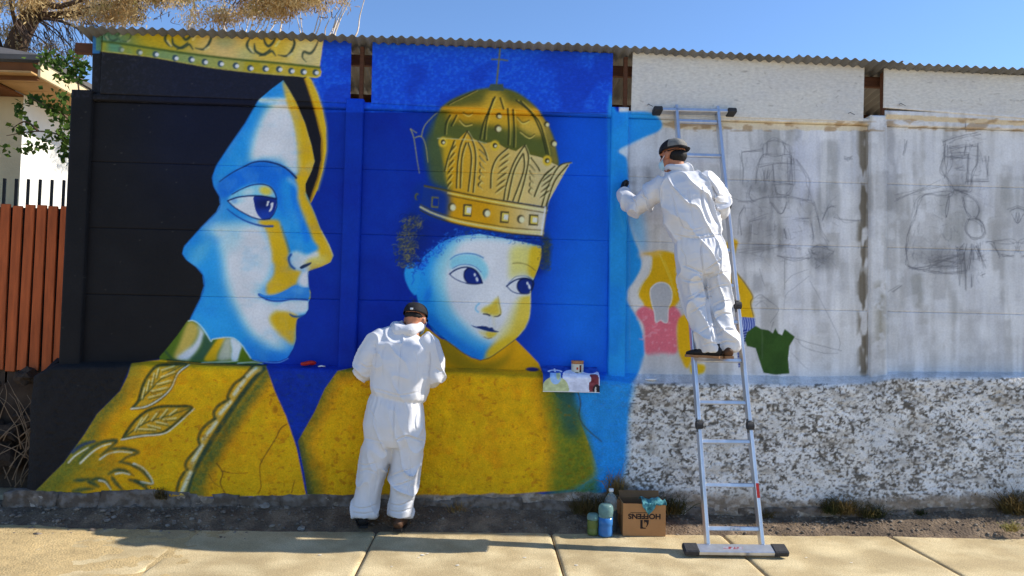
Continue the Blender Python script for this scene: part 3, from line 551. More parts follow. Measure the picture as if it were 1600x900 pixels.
    put(pmask(ZE([(390, 335), (440, 350), (500, 345), (555, 348), (590, 365), (620, 360), (645, 390), (695, 408), (640, 412), (580, 405), (510, 385), (430, 360)]), .6), (22, 42, 92)); put(smask(ZE([(530, 460), (570, 477), (610, 470)]), 1, 1.4, .7), (90, 70, 30), .8)
    put(smask([(847, 388), (843, 415), (834, 438), (830, 455), (829, 480), (827, 498), (820, 514), (808, 528), (795, 538), (780, 549), (765, 559), (751, 563)], 1.2, 1.2, .7), (16, 24, 40), .6); put(smask([(666, 503), (694, 529), (725, 552), (751, 563)], 1.2, 1.4, 1), (16, 40, 70), .6)
    put(smask([(829, 455), (828, 490), (822, 510), (810, 525)], 1.6, 1.4, .8), (226, 214, 170), .6)
    # ear
    e = pmask(ZD([(75, 560), (90, 520), (130, 503), (170, 520), (195, 580), (205, 640), (190, 720), (165, 800), (120, 760), (80, 680), (65, 610)]), .7); put(e, (34, 134, 210)); put(smask(ZD([(110, 560), (140, 540), (160, 580), (140, 620), (150, 660), (130, 700)]), 1.6, 1.4, 1), (14, 84, 166), .85)
    put(smask(ZD([(165, 800), (120, 760), (80, 680), (65, 610), (75, 560), (90, 520), (130, 503)]), 1.1, 1.1, .7), (8, 40, 120), .7)
    # curls
    r = np.random.default_rng(5)
    def curls(n, fx, cols, L=(2.5, 6), w=1.1):
        for i in range(n):
            x, y = fx(); a = r.uniform(0, 6.28); R = r.uniform(*L); c = cols[r.integers(len(cols))]
            line([(x + R * math.cos(a + t), y + R * .8 * math.sin(a + t)) for t in (0, .8, 1.6, 2.4)], w, w * .6, .6, c, r.uniform(.5, .95))
    def nape():
        t = r.uniform(0, 1); return (648 - 16 * math.sin(t * 2.4) + r.normal(0, 9) + 4 * t, 338 + t * 78)
    curls(460, nape, [(96, 92, 58), (56, 60, 52), (122, 112, 62), (16, 34, 90), (10, 30, 96), (8, 40, 120)])
    def line1():
        t = r.uniform(0, 1); p = spline([(652, 424), (668, 405), (690, 385), (720, 366)], False, 10); q = p[int(t * (len(p) - 1))]; return (q[0] + r.normal(0, 5), q[1] + r.normal(-4, 5))
    curls(160, line1, [(6, 40, 140), (20, 80, 190), (50, 120, 210), (4, 26, 100)], (1.5, 3.5), 1)
    def line2():
        t = r.uniform(0, 1); return (720 + t * 130 + r.normal(0, 2), 362 + t * 22 - 8 * math.sin(t * 3) + r.normal(0, 4))
    curls(150, line2, [(10, 46, 120), (20, 60, 130), (40, 60, 80), (10, 90, 190)], (1.5, 3.5), 1)
    def temple():
        return (853 + r.normal(0, 4), 385 + r.uniform(-12, 36))
    curls(70, temple, [(50, 60, 40), (80, 80, 40), (30, 44, 70)], (2, 4), 1)
    curls(14, lambda: (645 + r.normal(0, 3), 466 + r.uniform(0, 14)), [(24, 40, 60), (60, 64, 50)], (2, 3), 1)

def paint_child_crown():
    dome = pmask(Z4([(300, 300), (345, 275), (430, 243), (530, 232), (620, 252), (700, 310), (745, 370), (790, 450), (810, 530), (818, 600), (760, 610), (640, 580), (400, 520), (250, 500), (240, 420), (262, 340)]), 1)
    put(dome, (80, 80, 24))
    put(pmask(Z4([(200, 480), (260, 350), (300, 480), (300, 640), (330, 720), (270, 700), (235, 640)]), 8), (70, 82, 40), .9)
    put(pmask(Z4([(330, 330), (530, 300), (730, 330), (790, 420), (700, 420), (540, 400), (380, 400), (300, 380)]), 7), (178, 130, 20), .85, dome); put(pmask(Z4([(480, 260), (560, 265), (600, 400), (610, 490), (590, 480), (540, 420), (470, 400)]), 6), (188, 146, 34), .8, dome)
    put(pmask(Z4([(250, 320), (745, 332), (745, 350), (600, 352), (420, 342), (250, 335)]), 1.2, False), (206, 146, 30), .8, dome)
    put(pmask(Z4([(640, 400), (740, 380), (770, 440), (700, 470), (650, 440)]), 5), (200, 160, 60), .8, dome); put(pmask(Z4([(740, 380), (800, 470), (815, 590), (780, 560), (760, 480)]), 4), (130, 112, 50), .8, dome)
    put(pmask(Z4([(400, 410), (600, 430), (740, 480), (800, 560), (640, 520), (480, 490), (330, 470), (260, 450), (270, 400)]), 7), (72, 80, 34), .85, dome)
    for pts in ([(520, 275), (495, 330), (465, 400), (450, 470)], [(545, 280), (560, 330)], [(512, 285), (480, 390), (470, 475)], [(580, 330), (585, 420), (582, 500)], [(605, 335), (610, 430), (608, 510)], [(620, 290), (690, 350), (735, 440), (760, 540)], [(640, 295), (720, 380), (750, 460), (770, 545)], [(310, 360), (290, 400), (285, 450)], [(340, 360), (315, 410)], [(430, 245), (350, 285), (300, 310)]):
        put(smask(Z4(pts), 2.8, 2.2, .8), (40, 44, 20), .9, dome); put(smask(Z4([(x + 9, y) for x, y in pts]), 1.2, 1, .7), (210, 180, 80), .6, dome)
    for pts in ([(370, 350), (395, 365), (415, 355)], [(355, 385), (380, 410), (412, 405)], [(625, 375), (650, 400), (680, 390)], [(640, 440), (680, 468), (705, 455)]):
        put(smask(Z4(pts), 1.8, 1.6, .8), (208, 180, 90), .9); put(smask(Z4([(x, y - 6) for x, y in pts]), 1.8, 1.6, .8), (70, 66, 24), .8)
    for x, y, R in ((538, 362, 4.5), (534, 422, 5.5), (762, 402, 4), (795, 492, 5)):
        (px, py), = Z4([(x, y)]); put(emask(px, py, R, R + .5, 0, .25), (60, 56, 30)); put(emask(px + 1.5, py + 1, R * .7, R * .75, 0, .4), (214, 196, 140))
    put(pmask(Z4([(500, 215), (560, 215), (565, 248), (490, 245)]), .8, False), (56, 70, 56)); put(smask(Z4([(546, 20), (540, 90), (528, 212)]), 2.2, 2.6, .8), (92, 92, 50)); put(smask(Z4([(505, 98), (545, 99), (580, 104)]), 2, 2, .8), (92, 92, 50))
    # petals
    body = pmask(Z4([(255, 468), (300, 470), (350, 475), (390, 435), (415, 470), (470, 495), (520, 485), (570, 515), (620, 530), (660, 500), (680, 545), (740, 560), (800, 590), (820, 600), (876, 582), (760, 790), (600, 765), (450, 745), (300, 715), (290, 620), (260, 520)]), .7, False)
    t = np.clip((XX - 700) / 150, 0, 1)[..., None]; col = (1 - t) * np.array([184, 132, 14]) + t * np.array([190, 168, 118]); put(body, col.astype(np.float32) / 255)
    put(pmask(Z4([(200, 480), (290, 480), (295, 640), (320, 710), (230, 700)]), 7), (62, 76, 44), .85); put(pmask(Z4([(280, 480), (330, 490), (300, 600), (325, 700), (290, 660)]), 4), (180, 142, 24), .8)
    dk = (56, 54, 26); lt = (226, 206, 140)
    for pts in ([(390, 435), (360, 500), (345, 590), (340, 700)], [(390, 435), (415, 480), (430, 560), (418, 720)], [(385, 490), (365, 560), (358, 700)], [(395, 490), (410, 560), (395, 715)], [(660, 500), (610, 580), (575, 680), (562, 755)], [(660, 500), (678, 560), (660, 660), (630, 765)], [(652, 540), (610, 620), (580, 755)], [(655, 545), (655, 620), (605, 760)], [(876, 582), (820, 600), (770, 690), (740, 785)], [(580, 515), (530, 560), (505, 620), (500, 700)], [(800, 600), (740, 660), (705, 740)], [(330, 480), (300, 560), (285, 620)], [(440, 480), (470, 520), (485, 570)], [(690, 560), (720, 600), (730, 620)], [(860, 595), (800, 670), (760, 785)]):
        put(smask(Z4(pts), 2.6, 2.6, .8), dk, .95); put(smask(Z4([(x + 6, y + 2) for x, y in pts]), 1.1, 1.1, .7), lt, .6)
    for i in range(6):
        for sx, x0, y0, d in ((-1, 335, 500 + i * 34, 26), (1, 445, 520 + i * 30, 34), (-1, 585, 540 + i * 30, 44), (1, 680, 590 + i * 28, 30), (-1, 790, 610 + i * 26, 44)):
            if y0 > 720: continue
            q = [(x0 - i * (4 if sx < 0 else -2), y0), (x0 + sx * d * .5 - i * 4, y0 + 16), (x0 + sx * d - i * 4, y0 + 34)]
            put(smask(Z4(q), 3.0, 1.6, .8, taper=True), dk, .92, body); put(smask(Z4([(x + 5, y + 7) for x, y in q]), 1.2, .8, .7), lt, .6, body)
    for x, y in ((277, 486), (520, 502), (765, 573)):
        (px, py), = Z4([(x, y)]); put(emask(px, py, 7, 8, 0, .3), (200, 160, 40)); put(emask(px, py, 3.6, 4, 0, .3), (50, 50, 30)); put(emask(px + 1, py + .8, 2, 2, 0, .4), (216, 200, 150))
    put(smask(Z4([(250, 468), (350, 472), (420, 478), (480, 492)]), 1.2, 1.2, .7), (180, 180, 140), .7)
    # head band
    up = Z4([(190, 690), (300, 712), (450, 742), (600, 768), (765, 795)]); lo = Z5([(170, 25), (230, 55), (320, 85), (400, 103), (500, 120), (600, 135), (746, 147)])
    band = pmask(up + lo[::-1], .7, False)
    t = np.clip((XX - 760) / 90, 0, 1)[..., None]; col = (1 - t) * np.array([186, 132, 12]) + t * np.array([190, 180, 160]); put(band, col.astype(np.float32) / 255)
    put(pmask(Z4([(150, 680), (290, 710), (310, 780), (280, 860), (150, 820)]), 7), (6, 40, 120), .95); put(smask(Z4([(190, 692), (300, 715)]), 2.5, 2.5, 1), (96, 90, 40), .9)
    put(smask(up, 2, 2.4, .8), (60, 54, 24), .9); put(smask([(x, y + 4) for x, y in up[1:]], 2, 2, 1), (224, 200, 120), .8); put(smask([(x, y + 8) for x, y in up[1:]], 1.6, 1.6, .8), (70, 60, 24), .85)
    put(smask([(x, y - 9) for x, y in lo], 1.4, 1.4, .8), (74, 66, 26), .9); put(smask([(x, y - 5) for x, y in lo], 3, 3.4, 1), (196, 184, 120), .85); put(smask(lo, 2, 2, .8), (52, 50, 26), .9)
    for kind, x, y, w, h in (('r', 240, 768, 9, 15), ('c', 318, 790, 6, 7), ('r', 392, 806, 11, 17), ('c', 480, 818, 6, 7), ('r', 566, 838, 11, 16), ('c', 641, 847, 6, 7), ('r', 702, 851, 12, 15), ('c', 155, 742, 4, 6)):
        (px, py), = Z4([(x, y)]); faint = x < 300
        if kind == 'c': put(emask(px, py, w, h * .95, 0, .2), (64, 60, 40) if not faint else (70, 74, 50)); put(emask(px + 1.8, py + 1, w * .72, h * .72, 0, .35), (214, 200, 150) if not faint else (6, 40, 120))
        else:
            Q = lambda s, dx=0: pmask([(px - w / 2 * s + dx, py - h / 2 * s), (px + w / 2 * s + dx + 1, py - h / 2 * s + 1), (px + w / 2 * s + dx, py + h / 2 * s + 1), (px - w / 2 * s + dx - 1, py + h / 2 * s)], .8, False)
            put(Q(1.15), (70, 64, 36) if not faint else (90, 90, 54)); put(Q(.8, 1), (206, 170, 70) if not faint else (6, 40, 120)); 
            if not faint: put(Q(.5, 2.4), (226, 218, 190), .9)
    put(smask([(855, 322), (848, 369)], 2, 2, .8), (110, 100, 70), .8); put(smask([(852, 324), (846, 366)], 2.4, 2.4, 1), (226, 222, 210), .8)
    # unfinished outline at the left
    for pts in ([(125, 425), (140, 470), (155, 570), (166, 632)], [(125, 425), (152, 442)], [(145, 465), (175, 460), (195, 500), (206, 580)], [(175, 460), (190, 410), (230, 365), (255, 345)]):
        put(smask(Z4(pts), 1.8, 1.2, .7), (150, 138, 80), .85)

def paint_children_right():
    # half painted children and pencil drawing on the white bays
    Yl = (196, 146, 14); G = (152, 153, 156)
    put(pmask(ZH([(180, 70), (240, 60), (300, 50), (385, 70), (400, 120), (395, 190), (425, 240), (425, 340), (400, 390), (350, 440), (300, 440), (240, 430), (190, 400), (155, 330), (170, 260), (220, 200), (235, 90)]), 1), Yl)
    put(smask(ZH([(170, 75), (230, 72), (290, 65)]), 8, 6, 5), (196, 160, 120), .6)
    put(pmask(ZH([(215, 85), (240, 90), (230, 180), (180, 260), (150, 330), (190, 395), (135, 440), (110, 380), (85, 310), (130, 240), (180, 150), (190, 90)]), 1), (184, 182, 178))
    put(smask(ZH([(240, 90), (232, 180), (180, 260), (152, 330)]), 1, 1, .8), (200, 196, 184), .8); put(smask(ZH([(290, 70), (340, 190), (395, 330)]), 1.4, 1, .8), (214, 180, 90), .7); put(smask(ZH([(320, 110), (370, 240)]), 1.2, 1, .8), (214, 180, 90), .5)
    put(pmask(ZH([(140, 450), (190, 405), (260, 430), (345, 420), (385, 405), (430, 470), (400, 540), (400, 700), (300, 710), (205, 712), (195, 560), (180, 510)]), 1), (190, 92, 106))
    nz = fbm(XX / 5, YY / 5, 2, 111); put(pmask(ZH([(150, 450), (390, 410), (400, 700), (205, 710)]), 4) * sstep(.6, .75, nz), (212, 130, 140), .6)
    put(pmask(ZH([(228, 320), (240, 280), (285, 252), (340, 262), (368, 310), (365, 370), (345, 420), (340, 500), (320, 508), (295, 490), (265, 505), (255, 440), (240, 390)]), .8), G); put(smask(ZH([(228, 320), (240, 280), (285, 252), (340, 262), (368, 310), (365, 370), (345, 420), (340, 500), (318, 506), (295, 492), (265, 504), (255, 440), (240, 390), (228, 320)]), 1.4, 1.4, .7), (204, 202, 196), .9)
    put(pmask(ZH([(405, 520), (430, 470), (470, 470), (540, 560), (555, 660), (500, 740), (470, 800), (440, 770), (410, 680)]), 1), Yl); put(pmask(ZH([(490, 780), (575, 780), (570, 830), (500, 835)]), 1), (190, 150, 20))
    put(pmask(ZH([(720, 0), (790, -10), (760, 100), (770, 170), (830, 250), (885, 340), (875, 400), (890, 480), (780, 470), (800, 420), (802, 350), (770, 300), (740, 290), (720, 180)]), 1), Yl); put(pmask(ZH([(735, 45), (762, 10), (785, 0), (775, 40), (760, 100), (725, 110)]), 1), (150, 116, 24), .6); put(smask(ZH([(760, 100), (770, 170), (830, 250), (885, 340), (870, 380), (890, 470)]), 1.4, 1.4, .7), (70, 60, 30), .8)
    put(pmask(ZH([(750, 290), (785, 300), (803, 350), (795, 410), (760, 440), (740, 420)]), .8), (150, 151, 154)); 
    S = pmask(ZH([(770, 470), (900, 480), (905, 530), (850, 580), (830, 660), (835, 790), (795, 795), (780, 600)]), .6, False); put(S, (150, 160, 184))
    for i in range(16):
        y = 560 + i * 16; put(smask(ZH([(775, y), (810, y + 6), (845, y - 4)]), 2.8, 2.4, .6), (18, 34, 104), 1, S)
    for i in range(9):
        x = 778 + i * 15; put(smask(ZH([(x, 470), (x + 10, 520), (x + 4, 560)]), 2.2, 2, .6), (24, 44, 128), 1, S)
    g = pmask(ZH([(835, 620), (850, 570), (905, 530), (940, 550), (990, 560), (1015, 580), (1030, 545), (1050, 580), (1075, 590), (1090, 550), (1155, 600), (1120, 660), (1112, 740), (1120, 835), (1030, 842), (955, 830), (925, 740), (905, 672), (850, 660)]), .8, False); put(g, (44, 70, 26)); put(g * sstep(.5, .7, fbm(XX / 20, YY / 20, 3, 113)), (36, 60, 22), .6)
    put(pmask(ZH([(200, 715), (400, 712), (440, 800), (420, 840), (190, 840)]), 3), (160, 160, 162), .7)
    # pencil
    r = np.random.default_rng(23)
    def pencil(pts, n=3, w=.9, a=.7, j=2.0):
        for k in range(n):
            q = [(x + r.normal(0, j), y + r.normal(0, j)) for x, y in pts]; line(q, w * .8, w * .6, .55, (64, 65, 70), a * r.uniform(.45, .95))
    for pts in ([(190, 380), (210, 280), (250, 215), (320, 200), (390, 210), (430, 250)], [(270, 125), (320, 108), (380, 120), (410, 170), (415, 250)], [(120, 190), (235, 175)], [(118, 190), (112, 290), (115, 380)], [(240, 140), (245, 200)], [(270, 130), (262, 200)], [(370, 120), (378, 200)], [(225, 270), (330, 255), (430, 255)], [(305, 260), (305, 370)], [(405, 230), (410, 370)], [(425, 230), (425, 380)], [(300, 375), (420, 378)], [(310, 390), (330, 440), (390, 450), (420, 390)], [(80, 480), (170, 490), (260, 465), (400, 455), (540, 490)], [(170, 400), (150, 440), (180, 490)], [(110, 690), (105, 580), (130, 520)], [(160, 610), (270, 580)], [(300, 490), (350, 560), (395, 490)], [(440, 590), (530, 600)], [(440, 230), (510, 320), (525, 380), (530, 470)], [(550, 490), (580, 560), (600, 660), (640, 740)], [(600, 600), (640, 530), (690, 515)], [(690, 570), (740, 605), (850, 600)], [(540, 620), (550, 700), (545, 740)], [(330, 825), (420, 840), (530, 830)], [(90, 790), (190, 780), (380, 770), (470, 780)], [(160, 620), (165, 740)], [(370, 660), (380, 720)], [(545, 770), (600, 760), (650, 780)], [(250, 300), (255, 370)], [(265, 290), (268, 350)], [(280, 300), (282, 365)], [(750, 220), (780, 215), (775, 235), (748, 240), (750, 220)]):
        pencil(ZI(pts))
    for k in range(26):
        x, y = r.uniform(540, 660), r.uniform(780, 890); pencil(ZI([(x, y), (x + r.uniform(-30, 30), y + r.uniform(-14, 14)), (x + r.uniform(-40, 40), y + r.uniform(-20, 20))]), 1, .8, .5)
    for pts in ([(190, 360), (240, 330), (300, 345), (335, 400), (340, 450), (320, 510)], [(200, 380), (250, 360), (300, 380)], [(200, 400), (260, 385), (310, 410)], [(215, 350), (270, 345), (320, 390)], [(320, 500), (305, 570)], [(390, 430), (400, 330), (460, 270), (540, 210)], [(400, 250), (470, 200), (550, 150)], [(395, 100), (398, 300)], [(570, 240), (620, 340), (680, 460), (730, 600), (745, 680)], [(460, 600), (560, 640), (740, 680)], [(480, 620), (520, 665), (650, 700), (745, 700)], [(430, 700), (520, 780), (550, 810)], [(345, 90), (440, 105), (540, 95)], [(240, 160), (250, 260)], [(180, 70), (250, 90)]):
        pencil(ZJ(pts), 1)
    for pts in ([(415, 150), (410, 250), (395, 340), (430, 380), (460, 430), (480, 465)], [(435, 180), (432, 290), (430, 380)], [(420, 160), (500, 140), (630, 110)], [(440, 205), (560, 185), (600, 190)], [(440, 240), (560, 235)], [(440, 260), (560, 255)], [(545, 185), (545, 240)], [(615, 180), (612, 290), (590, 350), (570, 440), (550, 470)], [(565, 240), (555, 360), (560, 430)], [(670, 250), (680, 385)], [(480, 320), (530, 315)], [(120, 510), (240, 465), (390, 418)], [(470, 465), (420, 485), (310, 485), (255, 535), (220, 620), (190, 740), (180, 850)], [(440, 490), (432, 570), (420, 630)], [(520, 490), (545, 580), (580, 620)], [(540, 490), (600, 520), (625, 580), (605, 630)], [(560, 640), (620, 640), (650, 690), (640, 740), (570, 750), (540, 700), (560, 640)], [(600, 620), (640, 660), (650, 710)], [(550, 400), (680, 398)], [(810, 580), (900, 550)], [(840, 600), (850, 650), (890, 660)], [(540, 55), (545, 100)], [(180, 150), (160, 230)], [(480, 455), (560, 480)], [(485, 460), (555, 470)], [(490, 800), (500, 830), (520, 800)], [(600, 800), (640, 880)], [(545, 800), (540, 890)], [(580, 790), (585, 890)], [(620, 790), (625, 880)], [(700, 780), (760, 870)], [(660, 780), (800, 770), (850, 780)], [(350, 880), (450, 860), (520, 850)]):
        pencil(ZK(pts), 3, 1, .8, 2.2)
    for pts in ([(190, 10), (190, 90), (205, 145), (300, 150), (420, 110), (520, 70)], [(210, 150), (320, 180), (440, 195), (560, 185)], [(330, 130), (450, 110), (520, 120)], [(320, 160), (460, 150), (530, 140)], [(565, 60), (570, 200), (570, 300)], [(520, 60), (525, 160), (535, 270)], [(610, 40), (590, 180)], [(612, 200), (615, 280)], [(640, 20), (690, 160)], [(90, 310), (150, 270)], [(660, 210), (690, 200)], [(800, 80), (880, 85)], [(890, 10), (892, 60)]):
        pencil(ZL(pts), 3, 1, .75, 2)
    for k in range(30):
        x = r.uniform(330, 520); y = 150 - (x - 330) * .2 + r.uniform(-10, 40); pencil(ZL([(x, y), (x + 60, y - 10 + r.normal(0, 8))]), 1, .8, .45)
    # graphite smudges rubbed over the drawings
    for zz, cx, cy, rx, ry, a in ((ZI, 310, 250, 120, 130, .22), (ZI, 320, 420, 150, 90, .28), (ZI, 250, 620, 110, 120, .26), (ZI, 560, 560, 70, 120, .22), (ZI, 240, 800, 150, 60, .3), (ZI, 600, 830, 70, 70, .35), (ZK, 510, 260, 110, 120, .2), (ZK, 520, 440, 80, 60, .3), (ZK, 590, 590, 70, 90, .26), (ZK, 420, 860, 160, 50, .26), (ZL, 470, 110, 150, 60, .28), (ZL, 570, 120, 50, 120, .28)):
        (px, py), = zz([(cx, cy)]); put(emask(px, py, rx / 3.95, ry / 3.95, 0, .8) * (.3 + .7 * fbm(XX / 6, YY / 30, 3, 131)), (78, 78, 80), a * 1.5)
    for zz, x0, x1, y0, y1, n in ((ZI, 120, 440, 110, 480, 70), (ZI, 110, 680, 460, 880, 110), (ZK, 390, 640, 120, 480, 80), (ZK, 200, 680, 470, 880, 70), (ZL, 190, 700, 10, 200, 70)):
        for k in range(n):
            x, y = r.uniform(x0, x1), r.uniform(y0, y1); a = r.normal(1.45, .35) if r.random() < .65 else r.normal(0, .3); L = r.uniform(20, 75); pencil(zz([(x, y), (x + L * .5 * math.cos(a) + r.normal(0, 4), y + L * .5 * math.sin(a)), (x + L * math.cos(a), y + L * math.sin(a))]), 1, .8, .42, 1)
    for x in (983, 1136, 1190):
        put(smask([(x, 200), (x + 1, 560)], 1, 1, 1.5), (120, 120, 122), .3)

paint_background(); paint_woman(); paint_robes(); paint_child(); paint_child_crown(); paint_children_right()
# worn skirting: paint stops short of the footing on the base wall
_sk = np.where(XX < 960, np.interp(XX, [0, 40, 100, 480, 700, 940, 960], [752, 764, 774, 774, 771, 767, 760]), np.interp(XX, [960, 1000, 1250, 1600], [748, 768, 786, 772])) + 9 * (fbm(XX / 22, YY / 40, 3, 121) - .5)
_sm = sstep(0, 3, YY - _sk) * (XX < 960) + sstep(-8, 8, YY - _sk + 10 * (fbm(XX / 7, YY / 7, 3, 122) - .5)) * (XX >= 960)
put(_sm, np.array([112, 100, 86], np.float32) / 255 + (fbm(XX / 12, YY / 9, 4, 123)[..., None] - .5) * .22)
put(_sm * sstep(.55, .7, fbm(XX / 8, YY / 5, 3, 124)), (150, 142, 132), .7)
CAN[:] = np.clip(CAN, 0.01, 1)
# ---------------------------------------------------------------- paint lookup: the design lies on the wall as painted
KPAINT = 0.62                                   # painted tone -> reflectance
LINCAN = np.clip(lin(CAN) / KPAINT, 0.003, 2).astype(np.float32); LINCAN = np.where(LINCAN > .6, .6 + .25 * np.tanh((LINCAN - .6) / .25), LINCAN).astype(np.float32)
def paint_at(P):
    x, y = proj(P); x = np.abs(x); x = np.where(x > 1590, 3180 - x, x); x = np.clip(np.abs(x), 0, CW - 2.001); y = np.clip(y, 0, CH - 2.001)
    xi = x.astype(int); yi = y.astype(int); fx = (x - xi)[:, None]; fy = (y - yi)[:, None]
    return (LINCAN[yi, xi] * (1 - fx) + LINCAN[yi, xi + 1] * fx) * (1 - fy) + (LINCAN[yi + 1, xi] * (1 - fx) + LINCAN[yi + 1, xi + 1] * fx) * fy
M_PANEL = mat('painted_precast', attr='paint', rough=.62, var=.10, scale=5, bump=.35, bscale=45, bdist=.006, spec=.15, grain=.08, gscale=60)
M_BOARD = mat('painted_strand_board', attr='paint', rough=.7, var=.14, scale=30, bump=.5, bscale=70, stretch=(1, 1, 2.2), bdist=.006)
M_BASE = mat('painted_rough_render', attr='paint', rough=.85, var=.14, scale=14, bump=.7, bscale=55, bdist=.012, grain=.16, gscale=90)
M_CONC = mat('bare_concrete', srgb(150, 146, 138), .9, .25, 12, .5, 60)
def slab(name, c00, c10, c01, c11, step, th, m, parent, amp=.0012, bev=.006, seed=1, wobble=0.0):
    """a thin painted piece standing in the wall: dense front, edges rounded, real thickness"""
    c00, c10, c01, c11 = [np.array(c, float) for c in (c00, c10, c01, c11)]
    W = np.linalg.norm(c10 - c00); H = np.linalg.norm(c01 - c00); nu, nv = max(3, int(W / step)), max(3, int(H / step))
    u = np.linspace(0, 1, nu)[:, None, None]; v = np.linspace(0, 1, nv)[None, :, None]
    P = (c00 * (1 - u) + c10 * u) * (1 - v) + (c01 * (1 - u) + c11 * u) * v
    X, Z = P[..., 0], P[..., 2]
    P[..., 1] += amp * (fbm(X * 40 + seed, Z * 40, 3, seed) - .5) * 2 + amp * 2.5 * (fbm(X * 3 + seed, Z * 3, 2, seed + 5) - .5)
    e = np.minimum(np.minimum(u[..., 0] * W, (1 - u[..., 0]) * W), np.minimum(v[..., 0] * H, (1 - v[..., 0]) * H)); chip = bev * (.6 + 1.3 * fbm(X * 18 + seed, Z * 18, 3, seed + 9))
    P[..., 1] += np.clip(1 - e / np.maximum(chip, 1e-4), 0, 1) ** 2 * bev * .8
    F = gridfaces(nu, nv); V = P.reshape(-1, 3); idx = np.arange(nu * nv).reshape(nu, nv)
    ring = np.concatenate([idx[:, 0], idx[-1, 1:], idx[-2::-1, -1], idx[0, -2:0:-1]]); B = V[ring].copy(); B[:, 1] = max(c00[1], c11[1]) + th
    n0 = len(V); r2 = n0 + np.arange(len(ring)); F2 = np.stack([ring, np.roll(ring, -1), np.roll(r2, -1), r2], 1)[:, ::-1]
    me = fastmesh(name, np.concatenate([V, B]), np.concatenate([F, F2])); C = paint_at(V); setcol(me, np.concatenate([C, C[ring]]))
    return link(name, me, m, parent, True)
PX = [-3.15, -1.05, 1.05, 3.15, 5.25]; ZL, ZT = 1.10, 3.205; STEP = 0.0060
wall = empty('painted_wall', (0, 0, 0), 'tall precast concrete wall half covered by the blue and yellow mural', 'wall', kind='thing')
zr = [1.10, 1.665, 2.18, 2.695, 3.165]
for i in range(4):
    for j in range(4):
        x0, x1 = PX[i] + .066, PX[i + 1] - .066; g = .0004
        slab('concrete_panel', (x0, 0, zr[j] + g), (x1, 0, zr[j] + g), (x0, 0, zr[j + 1] - g), (x1, 0, zr[j + 1] - g), STEP if i < 3 else .0075, .045, M_PANEL, wall, .0012, .0032, 10 * i + j)
    zc = 3.222 if i < 3 else 3.292
    slab('cap_strip', (x0 - .01, -.028, 3.168), (x1 + .01, -.028, 3.168), (x0 - .01, -.028, zc), (x1 + .01, -.028, zc), .007, .07, M_PANEL, wall, .0015, .008, 60 + i)
for i, x in enumerate(PX):
    hw = .068 if i else .078
    slab('post', (x - hw, -.045, 1.02), (x + hw, -.045, 1.02), (x - hw, -.045, 3.245), (x + hw, -.045, 3.245), .0065, .12, M_PANEL, wall, .001, .012, 80 + i)
# the wall's backing seen through no joint: a plain dark-grey inner face
MB().box((1.05, .10, 2.1), (8.5, .05, 2.1)).build('backing', M_CONC, wall)

